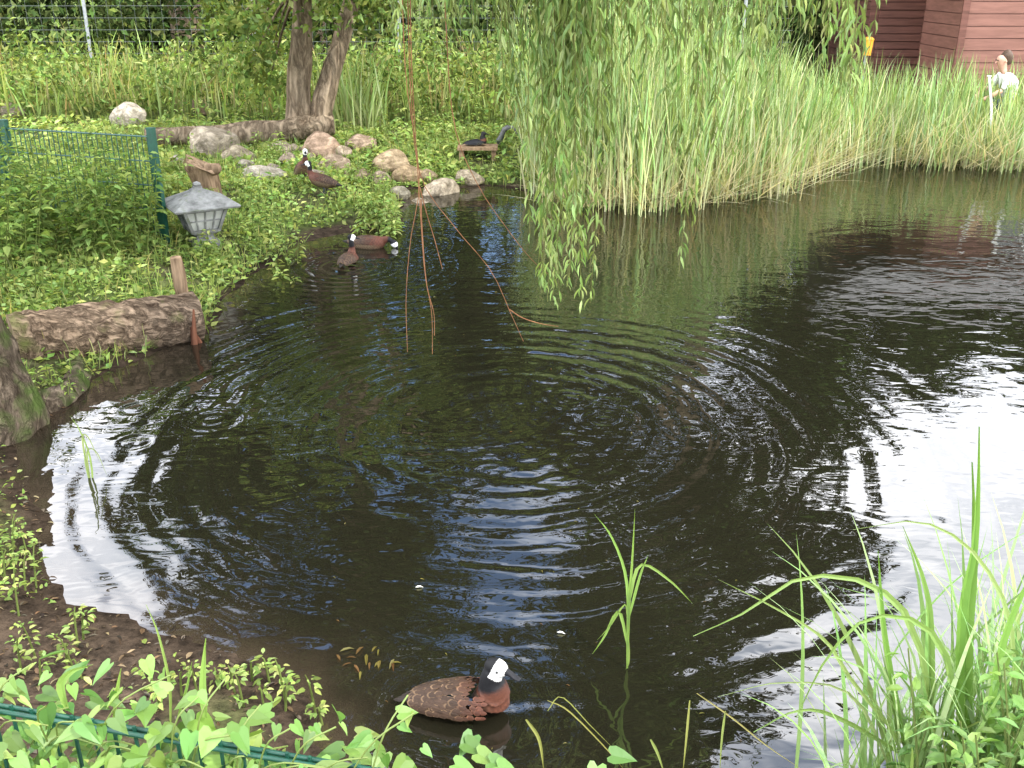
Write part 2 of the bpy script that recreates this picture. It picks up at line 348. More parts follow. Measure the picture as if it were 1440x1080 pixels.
k=300; hx=rng.uniform(-18,16,k); cen=np.stack([hx,rng.uniform(20.3,22.3,k),rng.uniform(.6,3.6,k)],1)
cen=cen[~((cen[:,0]>5.6)&(cen[:,1]<24.5))]
k=420; hx=rng.uniform(-24,22,k); cen2=np.stack([hx,rng.uniform(24,26.5,k),rng.uniform(.6,7.0,k)],1)
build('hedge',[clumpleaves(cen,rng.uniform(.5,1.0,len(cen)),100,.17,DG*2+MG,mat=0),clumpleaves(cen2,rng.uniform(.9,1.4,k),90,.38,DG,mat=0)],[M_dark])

parts=[]; PP=P
parts+=tube(smoothpath([PP(422,195,13.5),PP(420,160,13.5),PP(420,110,13.5),PP(424,50,13.4),PP(426,0,13.3),PP(430,-120,13.1),PP(440,-300,12.8)],22),np.concatenate([[.22,.19],np.linspace(.17,.09,20)]),14,0,rough=.25,seed=3)
parts+=tube(smoothpath([PP(448,195,13.5),PP(452,160,13.5),PP(464,110,13.6),PP(478,60,13.7),PP(493,10,13.8),PP(520,-110,14),PP(560,-260,14.2)],22),np.concatenate([[.20,.17],np.linspace(.15,.08,20)]),14,0,rough=.25,seed=9)
parts+=tube(smoothpath([PP(470,176,13.45),PP(440,178,13.4),PP(390,184,13.2),PP(320,190,13.0),PP(260,190,12.9),PP(205,192,12.8)],26),np.concatenate([np.linspace(.13,.17,4),np.linspace(.16,.10,22)]),14,0,rough=.3,seed=5)
cents=[]
for q in [(425,-110,13.2),(380,-90,13),(480,-80,13.5),(540,-100,13.8),(330,-80,12.6),(560,-160,14.1),(440,-200,13),(300,-140,12.5),(500,-240,13.8),(400,-320,12.8),(620,-260,14.2)]:
    p=PP(*q)
    for j in range(5): cents.append(p+rng.normal(size=3)*np.array([.7,.7,.45]))
vis=[(330,5,13.8),(360,10,14.2),(345,60,13.9),(395,20,14.2),(385,60,14.4),(300,10,13.5),(350,95,14),(455,0,14.4),(480,-5,14.4),(525,0,13.8),(380,110,14.3),(375,-10,12.8),(325,35,12.9),(505,-15,13.3),(548,0,13.6),(365,75,13),(392,-25,12.6),(465,-25,12.9),(520,25,14.2),(350,30,12.8)]
for q in vis: cents.append(PP(*q))
for q in vis[::2]:
    p=PP(*q); s=PP(425,-30,13.3); parts+=tube(smoothpath([s,(s+p)/2+[0,0,.1],p],6),np.linspace(.03,.008,6),5,0,cap=False)
parts.append(clumpleaves(np.array(cents),rng.uniform(.2,.48,len(cents)),120,.11,LG+MG[1:3]))
build('two_stemmed_tree',parts,[M_barkL,M_leaf])

# weeping willow
tb=G(-30,606); tb[2]=.0
parts=[]
parts+=tube(smoothpath([tb+[0,0,-.2],tb+[0,0,.25],tb+[-.05,0,.9],tb+[-.15,-.05,2.0],tb+[.0,-.1,3.4],tb+[.3,-.2,4.6]],30),np.concatenate([np.linspace(.38,.27,8),np.linspace(.26,.2,22)]),24,0,rough=.3,seed=2)
fork=tb+np.array([.3,-.2,4.6]); limb_ends=[]
for e in [(-.6,4.2,6.6),(.6,4.4,6.2),(-.2,6.6,7.4),(1.0,6.4,6.6),(-1.2,7.4,7.8),(.1,2.8,6.0),(1.0,4.6,5.8),(-1.4,3.6,6.4),(.5,8.2,7.8),(1.6,7.6,7.0),(-.2,5.2,6.6),(-1.4,6.0,7.2),(.6,7.2,8.4)]:
    e=np.array(e); mid=fork*.5+e*.5+[0,0,.9]
    parts+=tube(smoothpath([fork,mid,e],12),np.linspace(.13,.03,12),8,0,cap=False,rough=.15); limb_ends.append(e)
    for j in range(3):
        q=e*.6+mid*.4+rng.normal(size=3)*.2; w=q+rng.normal(size=3)*np.array([.6,.8,.4]); parts+=tube(smoothpath([q,(q+w)/2+[0,0,.15],w],5),np.linspace(.03,.01,5),5,0,cap=False)
cents=[]
for e in limb_ends:
    for j in range(7): cents.append(e+rng.normal(size=3)*np.array([.5,.8,.55]))
for j in range(70):
    yy=rng.uniform(5.2,8.6); el_=math.radians(rng.uniform(32,58)); cents.append(np.array([yy*rng.uniform(-.12,.20),yy,max(3.3,-2.4+yy*math.tan(el_))]))
cents=np.array(cents); 
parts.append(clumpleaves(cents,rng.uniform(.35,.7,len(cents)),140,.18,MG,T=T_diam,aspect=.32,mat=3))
WL=[(.19,.275,.085),(.25,.335,.125),(.15,.215,.062),(.30,.375,.165)]
def strand(bot,top,ph,dens=34,L=.075,leaf_from=0.0):
    n=26; t=np.linspace(0,1,n)[:,None]
    pts=top*(1-t)+bot*t
    sway=.05*np.sin(t*5+ph)*np.sin(t*math.pi*.5)
    pts=pts+np.concatenate([sway,sway*.6,0*t],1)
    length=np.linalg.norm(bot-top)
    q=tube(pts,np.linspace(.0028,.001,n),4,1,cap=False)[0]
    pr=[(q[0],q[1],np.array([.16,.17,.06]),1,True)]
    k=int(length*dens); s=np.sort(rng.uniform(leaf_from,1,k))
    pos=np.stack([np.interp(s,t[:,0],pts[:,i]) for i in range(3)],1)
    a=rng.uniform(0,2*np.pi,k); sp=rng.uniform(.25,.85,k)
    d=np.stack([np.cos(a)*sp,np.sin(a)*sp,-np.ones(k)],1)
    n_=np.stack([np.cos(a),np.sin(a),np.full(k,.6)],1)+rng.normal(size=(k,3))*.5
    LL=L*rng.uniform(.7,1.3,k)*(1-.4*s**6)
    pr.append(scatter(T_fold,pos,d,n_,LL,LL*.19,cols(k,None,.25,.15,WL)*rng.uniform(.75,1.15),1))
    return pr
def hang(u,v,y,topz=4.6,**kw):
    bot=P(u,v,y); top=np.array([bot[0]+rng.normal()*.07,bot[1]+rng.normal()*.1,topz+rng.uniform(-.4,.6)])
    return strand(bot,top,rng.uniform(0,6),**kw)
for i in range(42):
    u=rng.normal(790,19); v=rng.choice([rng.uniform(390,446),rng.uniform(230,400),rng.uniform(120,300)])
    if abs(u-790)>28: v=min(v,330)
    parts+=hang(u,v,rng.uniform(3.5,4.1),dens=44)
for i in range(34):
    parts+=hang(rng.uniform(700,850),rng.uniform(50,210),rng.uniform(3.5,4.8))
for i in range(115):
    u=rng.uniform(830,1212); parts+=hang(u,rng.uniform(-10,140)+45*math.sin(u/37.),rng.uniform(2.6,5.0),dens=28)
for i in range(18):
    parts+=hang(rng.uniform(830,1160),rng.uniform(120,230),rng.uniform(3.2,4.6),dens=22,leaf_from=.2)
for (u,v) in [(963,382),(945,300),(958,330),(905,250),(1085,205),(1150,190)]:
    parts+=hang(u,v,3.7,dens=28)
for i in range(22):
    parts+=hang(rng.normal(590,20),rng.uniform(-10,70),rng.uniform(3.6,4.4))
for i in range(28):
    parts+=hang(rng.uniform(630,720),rng.uniform(-10,60),rng.uniform(3.6,4.6))
def twig(pl,y,r=.0024):
    pts=[P(u,v,y+(i*.02)) for i,(u,v) in enumerate(pl)]; n=24
    return tube(smoothpath(pts,n),np.linspace(r,.001,n),5,2,cap=False)
up=lambda x:[(x,-500),(x,-200)]
for pl in [up(560)+[(566,0),(572,120),(590,250),(577,340),(571,420),(573,495)],
           up(575)+[(578,60),(583,170),(590,280),(597,380),(607,440),(608,498)],
           up(570)+[(574,20),(579,150),(592,250),(640,320),(690,380),(718,440),(736,480)],
           up(620)+[(628,50),(640,180),(672,260),(712,320),(745,362),(770,385)],
           [(592,280),(594,330),(600,400),(610,440),(611,472)],
           [(716,435),(735,447),(760,455),(785,459)],
           [(590,262),(600,300),(612,340),(622,378)]]:
    parts+=twig(pl,3.7)
build('weeping_willow_tree',parts,[M_bark,M_leaf,M_twig,M_dark])

# ------------------------------------------------------------------ reeds
def inreg(k,poly2):
    poly2=np.array(poly2); lo=poly2.min(0);hi=poly2.max(0)
    pts=rng.uniform(lo,hi,(k*4,2)); ins=np.zeros(len(pts),bool); n=len(poly2)
    for i in range(n):
        a=poly2[i];b=poly2[(i+1)%n]; c=(a[1]>pts[:,1])!=(b[1]>pts[:,1])
        xi=(b[0]-a[0])*(pts[:,1]-a[1])/(b[1]-a[1]+1e-9)+a[0]; ins^=c&(pts[:,0]<xi)
    return pts[ins][:k]
fr=[(745,262),(800,284),(870,290),(940,289),(1010,279),(1080,268),(1125,250),(1150,236),(1210,228),(1300,232),(1380,235),(1440,236),(1560,238)]
front=[G(u,v)[:2] for u,v in fr]
back=[(11.0,15.6),(8,15.8),(5,15.6),(3,15.4),(1.2,15),(.2,14)]
reg=inreg(7500,front+back)
reg=reg[(nz(reg[:,0],reg[:,1],3.0,11)>-.45)]
RT=[(.22,.31,.105),(.30,.385,.16),(.155,.225,.078),(.365,.425,.22),(.25,.35,.115)]; RB=[(.34,.38,.18),(.39,.38,.215),(.20,.27,.10)]
hf=lambda p: np.interp(p[:,0],[0,1.2,2.6,3.6,4.4,6,10],[1.8,2.1,1.9,1.35,1.0,.92,1.0])
def reedmass(pts,hfun,wid,tips,bases_,seg=6):
    k=len(pts); z=np.maximum(hgt(pts[:,0],pts[:,1]),-.05)
    patch=(1+.3*nz(pts[:,0],pts[:,1],1.6,4)); tone=np.clip(1+.35*nz(pts[:,0],pts[:,1],2.3,8),.5,1.4)[:,None]
    H=hfun(pts)*rng.uniform(.5,1.12,k)*np.clip(patch,.75,1.15)
    base=np.column_stack([pts,z]); az=rng.uniform(0,2*np.pi,k)
    return blades(base,H,wid*rng.uniform(.5,1.3,k),np.abs(rng.normal(0,.13,k)),az,np.abs(rng.normal(.3,.45,k)),seg,cols(k,None,.3,.2,tips)*tone,cols(k,None,.25,.12,bases_)*tone)
p1=reedmass(reg,hf,.024,RT,RB)
t=rng.uniform(0,len(front)-1.001,2600); i0=t.astype(int); fa=np.array(front)
rim=fa[i0]*(1-(t-i0)[:,None])+fa[i0+1]*(t-i0)[:,None]+np.column_stack([rng.normal(0,.08,len(t)),rng.normal(.1,.25,len(t))])
p2=reedmass(rim,lambda p:hf(p)*.8,.02,RT+[(.40,.43,.25)],RB+[(.5,.45,.28)])
k=1400; t=rng.uniform(1,len(front)-1.001,k); i0=t.astype(int)
dp=fa[i0]*(1-(t-i0)[:,None])+fa[i0+1]*(t-i0)[:,None]+rng.normal(0,.18,(k,2))
base=np.column_stack([dp,np.full(k,.03)])
p3=blades(base,rng.uniform(.4,1.2,k),.014,rng.uniform(.4,1.35,k),rng.uniform(-3.2,.3,k),rng.uniform(0,.5,k),5,cols(k,None,.25,.1,[(.46,.42,.26),(.40,.42,.22),(.54,.49,.33)]),cols(k,(.44,.38,.22)))
build('cattail_reed_bed',[p1,p2,p3],[M_reed])

k=7000; pts=np.column_stack([rng.uniform(-12,3.0,k),rng.uniform(14.8,19.5,k)]); z=hgt(pts[:,0],pts[:,1])
hh=np.clip(.8+.6*nz(pts[:,0],pts[:,1],1.3,2),.25,1.45)
tone=np.clip(1+.45*nz(pts[:,0],pts[:,1],1.9,3),.5,1.5)[:,None]
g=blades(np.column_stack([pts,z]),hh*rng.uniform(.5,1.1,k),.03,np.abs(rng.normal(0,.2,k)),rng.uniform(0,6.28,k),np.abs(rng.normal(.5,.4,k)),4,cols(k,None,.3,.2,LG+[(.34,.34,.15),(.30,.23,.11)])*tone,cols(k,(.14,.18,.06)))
k=24000; pts=np.column_stack([rng.uniform(-12,3.0,k),rng.uniform(14.8,19.5,k)]); z=hgt(pts[:,0],pts[:,1])
hh=np.clip(.75+.7*nz(pts[:,0],pts[:,1],1.5,7),.1,1.6)
tone=np.clip(1+.5*nz(pts[:,0],pts[:,1],1.2,13),.45,1.5)[:,None]
pos=np.column_stack([pts,z+hh*rng.uniform(.15,1,k)])
d=rng.normal(size=(k,3));n_=rng.normal(size=(k,3))+[0,0,1.2]
l=scatter(T_diam,pos,d,n_,rng.uniform(.07,.16,k),rng.uniform(.03,.07,k),cols(k,None,.3,.2,LG+MG)*tone,0)
build('tall_weeds',[g,l],[M_leaf])
def fan(cx,cy,k,H,w=.03,spread=.12,lean=.25,tips=RT,bs=RB,seg=6,bend=.3):
    pts=np.column_stack([rng.normal(cx,spread,k),rng.normal(cy,spread,k)])
    z=hgt(pts[:,0],pts[:,1])
    return blades(np.column_stack([pts,z-.02]),H*rng.uniform(.5,1.1,k),w*rng.uniform(.7,1.2,k),np.abs(rng.normal(0,lean,k)),rng.uniform(0,6.28,k),np.abs(rng.normal(bend,.3,k)),seg,cols(k,None,.2,.1,tips),cols(k,None,.2,.1,bs))
c=P(510,170,14.5)
build('iris_clump',[fan(c[0],14.5,90,1.15,.035,.22)],[M_reed])

def lowveg(k,xr_,yr_,size,hmax,bases,dens=None,T=T_fold,dmin=.03):
    x=rng.uniform(*xr_,k);y=rng.uniform(*yr_,k);d=sdf(x,y); w=.5+.7*nz(x,y,2.6,5)
    keep=(d>dmin)&(rng.uniform(0,1,k)<np.clip(w+.2,0.04,1))
    if dens is not None: keep&=rng.uniform(0,1,k)<dens(x,y)
    x=x[keep];y=y[keep];n=len(x); z=hgt(x,y,d[keep])
    tall=np.clip(.5+.6*nz(x,y,3.1,9),.1,1.2); tone=np.clip(1+.35*nz(x,y,1.7,21),.55,1.4)[:,None]
    pos=np.column_stack([x,y,z+rng.uniform(.0,1,n)*hmax*tall])
    dd=rng.normal(size=(n,3));dd[:,2]=np.abs(dd[:,2])*.4; nn=rng.normal(size=(n,3))*.5+[0,0,1.2]
    L=size*rng.uniform(.5,1.4,n)
    return scatter(T,pos,dd,nn,L,L*.62,cols(n,None,.3,.2,bases)*tone,0)
LB=[(.20,.28,.075),(.265,.345,.095),(.15,.21,.055),(.33,.39,.135)]
nosoil=lambda x,y: np.clip(1-1.4*np.exp(-((x+1.7)**2/1.6+(y-2.9)**2/.5)),0.04,1)
lv=[lowveg(50000,(-5.5,-.8),(5.2,13),.055,.12,LB,T=T_diam),
    lowveg(24000,(-8,1.2),(10.4,15),.08,.15,LB,T=T_diam),
    lowveg(11000,(-4,-.2),(2.2,5.5),.03,.04,LB,nosoil)]
k=26000; x=rng.uniform(-6,1.0,k);y=rng.uniform(5,14.5,k);d=sdf(x,y);kp=(d>.02)&(nz(x,y,2.6,5)>-.5);x=x[kp];y=y[kp];z=hgt(x,y,d[kp]);k=len(x)
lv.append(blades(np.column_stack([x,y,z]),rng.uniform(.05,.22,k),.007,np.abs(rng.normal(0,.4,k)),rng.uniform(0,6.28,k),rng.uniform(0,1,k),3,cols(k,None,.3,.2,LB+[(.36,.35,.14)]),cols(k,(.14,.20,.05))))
build('bank_grass',lv,[M_leaf])
k=5200; x=rng.uniform(-3.6,-.3,k);y=rng.uniform(2.1,5.4,k);d=sdf(x,y);kp=d>.0;x=x[kp];y=y[kp];z=hgt(x,y,d[kp]);k=len(x)
an=rng.uniform(0,6.28,k); L=rng.uniform(.008,.05,k)
lt=[scatter(T_fold,np.column_stack([x,y,z+.005]),np.column_stack([np.cos(an),np.sin(an),rng.normal(0,.15,k)]),np.column_stack([rng.normal(0,.3,k),rng.normal(0,.3,k),np.ones(k)]),L,L*rng.uniform(.15,.5,k),cols(k,None,.4,.1,[(.12,.08,.045),(.05,.035,.022),(.2,.16,.09),(.03,.024,.018),(.09,.075,.055)]),0)]
build('leaf_litter',lt,[M_dark])

def leafy(name,pts,hr,L=.08,nl=26,bases=LB,asp=.5,mat=M_leaf,droop=.5):
    parts=[]; k=len(pts); z=hgt(pts[:,0],pts[:,1])
    for i in range(k):
        h=rng.uniform(*hr); b=np.array([pts[i,0],pts[i,1],z[i]]); a=rng.uniform(0,6.28); tp=b+np.array([math.cos(a)*h*.22,math.sin(a)*h*.22,h])
        pth=smoothpath([b,(b+tp)/2+[0,0,.04],tp],6); q=tube(pth,np.linspace(.005,.002,6),4,0,cap=False)[0]; parts.append((q[0],q[1],np.array([.14,.18,.05]),0,True))
        s=rng.uniform(.12,1,nl); pos=np.stack([np.interp(s,np.linspace(0,1,6),pth[:,j]) for j in range(3)],1)
        aa=rng.uniform(0,6.28,nl); dd=np.stack([np.cos(aa),np.sin(aa),rng.uniform(-droop,.25,nl)],1)
        nn=np.stack([-.3*np.cos(aa),-.3*np.sin(aa),np.ones(nl)],1)+rng.normal(size=(nl,3))*.25
        LL=L*rng.uniform(.6,1.25,nl)*(1.1-.5*s); pos=pos+nrm(dd)*.02
        parts.append(scatter(T_fold,pos,dd,nn,LL,LL*asp,cols(nl,None,.25,.15,bases)*rng.uniform(.75,1.2),0))
    return build(name,parts,[mat])
def R2(u0,u1,v0,v1,n,z=.25):
    return np.array([G(rng.uniform(u0,u1),rng.uniform(v0,v1),z)[:2] for _ in range(n)])
NB=[(.13,.20,.05),(.18,.26,.064),(.09,.145,.037),(.235,.315,.092)]
leafy('nettle_patch',np.concatenate([R2(-60,80,310,390,60),R2(100,222,322,372,50),R2(-80,50,370,430,22)]),(.5,.95),L=.10,nl=34,bases=NB)
leafy('nettle_patch',np.column_stack([rng.uniform(-6,-3.2,60),rng.uniform(8.9,10.3,60)]),(.35,.7),L=.10,nl=30,bases=LB)
leafy('bank_weeds',np.concatenate([R2(360,420,215,235,14),R2(490,540,240,262,16),R2(505,560,288,322,34,.12),R2(300,380,270,330,12),R2(270,420,330,385,14,.1)]),(.12,.32),L=.08,nl=22,bases=LB)
leafy('bank_weeds',np.column_stack([rng.uniform(-5,1.2,70),rng.uniform(12.5,15,70)]),(.2,.5),L=.1,nl=22,bases=LB)
leafy('shore_weeds',np.concatenate([R2(-20,50,740,860,14,.08),R2(200,460,940,1000,14,.06),R2(0,120,880,960,8,.06),R2(20,100,520,560,12,.1),R2(-30,20,400,480,14,.25)]),(.06,.2),L=.04,nl=16,bases=LB)

# ------------------------------------------------------------------ rocks
def rock(name,u,v,wpx,hpx,tint,seed):
    g=G(u,v,.18)
    dist=math.hypot(g[1],CAMZ-.2); w=wpx/FPX*dist; h=hpx/FPX*dist
    bm=bmesh.new(); bmesh.ops.create_icosphere(bm,subdivisions=4,radius=.5)
    for vt in bm.verts:
        c=vt.co.copy(); n=mnoise.noise(c*2.0+Vector((seed*3.7,0,0)))*.28+mnoise.noise(c*5+Vector((0,seed,0)))*.1
        vt.co=c*(1+n); vt.co.z=max(vt.co.z,-.35)
        for k in range(5):
            nn=Vector((math.sin(seed*2.1+k*1.9),math.cos(seed*1.3+k*2.3),.4+.5*math.sin(seed+k))).normalized(); dd=vt.co.dot(nn)
            if dd>.37: vt.co-=nn*(dd-.37)*.85
    me=bpy.data.meshes.new(name); bm.to_mesh(me); bm.free()
    for p in me.polygons: p.use_smooth=True
    a=me.attributes.new('Col','FLOAT_COLOR','POINT')
    for q in a.data: q.color=(*tint,1)
    me.materials.append(M_rock)
    o=link(bpy.data.objects.new(name,me)); hz=float(hgt(np.array([g[0]]),np.array([g[1]]))[0])
    o.scale=(w*1.15,w*.9,h*1.35); o.location=(g[0],g[1]+w*.25,hz+h*.38); o.rotation_euler=(0,0,rng.uniform(-.5,.5)); return o
for i,(u,v,w,h,t) in enumerate([(295,232,62,36,(1,.95,.86)),(180,192,42,26,(1.1,1.1,1.05)),(272,178,44,22,(.75,.62,.5)),(450,232,52,32,(1,.8,.68)),(505,222,44,22,(.95,.8,.7)),(550,236,50,24,(1,.86,.66)),(575,240,40,22,(.9,.75,.55)),(615,252,46,34,(1.15,1.08,.96)),(560,258,30,16,(.9,.9,.8)),(660,240,34,18,(.9,.85,.75)),(665,258,30,16,(1,1,.95)),(405,244,26,20,(1,.9,.8)),(470,244,36,20,(1,.85,.72)),(370,268,58,20,(1.1,1.1,1.05)),(335,240,40,20,(.8,.76,.66)),(428,240,26,18,(.9,.85,.75)),(700,262,40,16,(.8,.8,.7)),(640,258,24,14,(.7,.68,.6)),(15,186,40,20,(.6,.58,.5)),(250,246,26,14,(1,1,1)),(520,250,30,14,(.8,.72,.6)),(395,230,30,20,(1,.95,.85)),(500,250,34,16,(1,.85,.7)),(440,262,26,14,(.95,.9,.85)),(735,262,40,20,(.5,.52,.45)),(590,262,28,12,(.9,.85,.75)),(480,232,30,18,(1,.9,.8)),(345,252,26,14,(.9,.9,.85)),(455,248,22,14,(.8,.7,.6)),(535,246,24,16,(.9,.8,.7)),(385,252,22,12,(.9,.85,.8)),(600,240,26,16,(.8,.7,.55)),(415,228,22,14,(.85,.8,.7))]):
    rock('boulder',u,v,w,h,t,i+1.3)

# ------------------------------------------------------------------ left log, stakes, stump, lantern
L0=G(22,498,.10);L1=G(278,452,.10); L0[2]=.15;L1[2]=.13
nL=70
pl=tube(smoothpath([L0,(L0*.6+L1*.4)+[0,0,.01],L1],nL),np.linspace(.215,.175,nL),48,0,cap=False,rough=.12,seed=4)
vv=pl[0][0]
for i0,c in ((0,L0),((nL-1)*48,L1)):
    pl.append((np.concatenate([vv[i0:i0+48],[c]]),np.array([[j,(j+1)%48,48] for j in range(48)]),None,1,False))
build('mossy_log',pl,[M_log,M_end])
c=G(262,448,.05)
st=tube(smoothpath([c+[0,.05,-.5],c+[-.01,.03,.1],c+[-.02,.0,.46]],10),[.05,.05,.05,.048,.048,.045,.047,.045,.043,.04],8,0,rough=.35)
build('wooden_stake',st,[M_wood])
c=G(280,480,0)
parts=[]
for k_ in range(4):
    a=c+np.array([rng.normal()*.025,rng.normal()*.02-.03,-.3]); parts+=tube([a,a+[0,0,.3],a+[rng.normal()*.03,-.01,.5+rng.uniform(-.1,.06)]],[.02,.022,.006],6,0,rough=.4,seed=k_)
build('splintered_post',parts,[noisemat('red_rotten_wood',(.06,.024,.015),(.19,.085,.05),scale=8,stretch=(3,3,.4),bump=.8)])
pl=tube(smoothpath([G(-60,560,.05),G(30,575,.04),G(85,560,.03),G(112,530,.02),G(105,510,.06)],18),np.linspace(.11,.05,18),12,0,rough=.5,seed=8)
build('willow_root',pl,[M_bark])
c=G(290,282,.22); zc=float(hgt(np.array([c[0]]),np.array([c[1]]))[0]); c[2]=zc
prof=[(-.1,.17),(.0,.15),(.08,.125),(.17,.12),(.24,.135),(.30,.17),(.325,.165)]
parts=tube([c+[0.02*math.sin(i),0,z] for i,(z,r) in enumerate(prof)],[r for z,r in prof],20,0,rough=.35,seed=6)
parts+=tube([c+[.05,-.02,.28],c+[.17,-.04,.29],c+[.2,-.04,.29]],[.07,.05,.02],8,0,rough=.4)
build('tree_stump',parts,[M_wood])
def ringbox(levels,mat):
    V=[];
    for (z,s) in levels:
        V+=[[-s,-s,z],[s,-s,z],[s,s,z],[-s,s,z]]
    F=[[4*i+j,4*i+(j+1)%4,4*i+4+(j+1)%4,4*i+4+j] for i in range(len(levels)-1) for j in range(4)]
    n=len(levels)-1
    F+=[[3,2,1,0],[4*n,4*n+1,4*n+2,4*n+3]]
    return (np.array(V,float),np.array(F),None,mat,False)
c=G(288,352,.12); zc=float(hgt(np.array([c[0]]),np.array([c[1]]))[0])
lan=empty('garden_lantern',(c[0],c[1],zc)); lan.rotation_euler=(0,0,math.radians(32)); lan.scale=(1.16,1.16,1.0)
parts=[ringbox([(-.05,.10),(.03,.10),(.035,.075),(.06,.06),(.09,.065),(.10,.085),(.115,.09)],0),
       ringbox([(.33,.16),(.335,.235),(.35,.242),(.362,.232),(.46,.055),(.485,.03),(.50,.03)],0),
       ringbox([(.501,.018),(.515,.026),(.53,.02),(.54,.004)],0)]
def bodyw(z): return .095+(z-.115)*(.155-.095)/.215
for sx in(-1,1):
    for sy in(-1,1):
        a=bodyw(.115);b2=bodyw(.33); w=.012
        V=[];
        for (z,s) in((.115,a),(.33,b2)):
            for dx,dy in((-w,-w),(w,-w),(w,w),(-w,w)): V.append([sx*s+dx,sy*s+dy,z])
        parts.append((np.array(V),np.array([[0,1,5,4],[1,2,6,5],[2,3,7,6],[3,0,4,7]]),None,0,False))
parts.append(ringbox([(.113,.10),(.14,.108)],0)); parts.append(ringbox([(.305,.152),(.331,.162)],0))
build('lantern_frame',parts,[M_lant],parent=lan)
build('lantern_panes',[ringbox([(.141,.094),(.304,.140)],0)],[M_pane],parent=lan)
parts=[]
for sd in range(4):
    R=np.array(Matrix.Rotation(sd*math.pi/2,3,'Z'))
    for fx in (-.5,0,.5):
        V=[]
        for z in(.141,.304):
            s=bodyw(z)+.002; V+=[[fx*s-.005,-s,z],[fx*s+.005,-s,z],[fx*s+.005,-s+.012,z],[fx*s-.005,-s+.012,z]]
        parts.append((np.array(V)@R.T,np.array([[0,1,5,4],[1,2,6,5],[2,3,7,6],[3,0,4,7]]),None,0,False))
    s=bodyw(.22); parts.append(box((R@np.array([0,-s+.003,.225])),(2*s-.03,.012,.012) if sd%2==0 else (.012,2*s-.03,.012),0))
build('lantern_glazing_bars',parts,[M_lant],parent=lan)

# ------------------------------------------------------------------ fences
def meshfence(name,A,B,h,zt_a,zt_b,step=.05,posts=True):
    A=np.array(A,float);B=np.array(B,float); e=empty(name,(0,0,0)); L=np.linalg.norm(B-A); d=(B-A)/L
    ang=math.atan2(d[1],d[0]); R=np.array(Matrix.Rotation(ang,3,'Z'))
    parts=[]; n=int(L/step)
    for i in range(n+1):
        q=A+d*L*i/n; zt=zt_a+(zt_b-zt_a)*i/n
        parts.append(box((q[0],q[1],zt-h/2),(.006,.006,h),0,R))
    nn=R@np.array([0,1,0])
    k=int(h/.2)
    for j in range(k+1):
        zz=-.015-j*(h-.05)/k
        for s in(-1,1):
            pa=np.array([A[0],A[1],zt_a+zz])+nn*.008*s;pb=np.array([B[0],B[1],zt_b+zz])+nn*.008*s
            parts+=tube([pa,(pa+pb)/2,pb],.0045 if j else .006,6,0)
    build('wire_panel',parts,[M_green],parent=e)
    if posts:
        for (q,zt) in((A,zt_a),(B,zt_b)):
            build('post',[box((q[0],q[1],zt-h/2-.08),(.06,.045,h+.26),0,R),box((q[0],q[1],zt+.055),(.066,.05,.012),0,R)],[M_green],parent=e)
    return e
A=P(6,178,8.9);B=P(213,190,8.4)
meshfence('green_mesh_fence',(A[0],A[1]),(B[0],B[1]),.86,A[2],B[2])
A=P(-250,172,9.3);B=P(2,178,8.93)
meshfence('green_mesh_fence',(A[0],A[1]),(B[0]-.06,B[1]),.86,A[2],B[2])
A=G(18,992,.9);B=G(600,1092,.9)
A2=A+(A-B)*.8; 
meshfence('green_mesh_fence',(A2[0],A2[1]),(B[0],B[1]),.62,.9,.9,posts=False)
e=empty('wire_fence')
xs=[-16.2,-13.4,-10.5]+[P(u,100,18.8)[0] for u in (130,360,562)]+[1.2,4.1]
parts=[]
for x in xs: parts+=tube([[x,18.8,.2],[x+.02,18.8,1.2],[x+.03,18.8,2.0]],.032,8,0)
build('fence_posts',parts,[M_zinc],parent=e)
parts=[]
for z in np.arange(.6,2.0,.2): parts+=tube([[-17,18.8,z],[-5,18.8,z+.01],[5,18.8,z]],.004,4,0,cap=False)
for x in np.arange(-17,5,.24): parts+=tube([[x,18.8,.5],[x,18.8,1.2],[x,18.8,1.95]],.0025,4,0,cap=False)
build('fence_wires',parts,[M_wire],parent=e)

# ------------------------------------------------------------------ hut
hut=empty('brown_wooden_hut'); Y0=18.2
xl=P(1231,60,20.0)[0]; xc=P(1350,60,Y0)[0]; xe=xc+5.0; zt=2.95
parts=[]; z=.3; i=0
while z<zt:
    h=.14; parts.append(box(((xl+xc+.3)/2,20.0+.01*(i%2),z+h/2-.004),(xc+.3-xl,.05,h-.02),0)); z+=h;i+=1
parts.append(box(((xl+xc)/2,20.06,1.6),(xc+.3-xl,.04,2.7),0))
z=.3
while z<zt:
    parts.append(box((xl-.03,21.4,z+.066),(.05,2.75,.128),0)); z+=.14
build('shaded_plank_wall',parts,[M_hutd],parent=hut)
parts=[]; z=.3
while z<zt:
    h=.2; a,b_=xc,xe; zm=z+h/2
    segs=[(a,b_)]
    if 1.0<zm<2.4: segs=[(a,xc+1.25),(xc+2.25,b_)]
    for (s,t_) in segs: parts.append(box(((s+t_)/2,Y0,zm),(t_-s,.05,h-.012),0))
    z+=h
z=.3
while z<zt:
    parts.append(box((xc+.03,Y0+.95,z+.1),(.05,1.8,.188),0)); z+=.2
parts.append(box(((xc+xe)/2+.03,Y0+2,1.6),(xe-xc-.1,3.9,2.6),0))
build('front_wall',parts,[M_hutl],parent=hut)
build('corner_trim',[box((xc-.01,Y0-.045,1.6),(.12,.035,2.7),0)],[M_hutd],parent=hut)
wx=xc+1.75
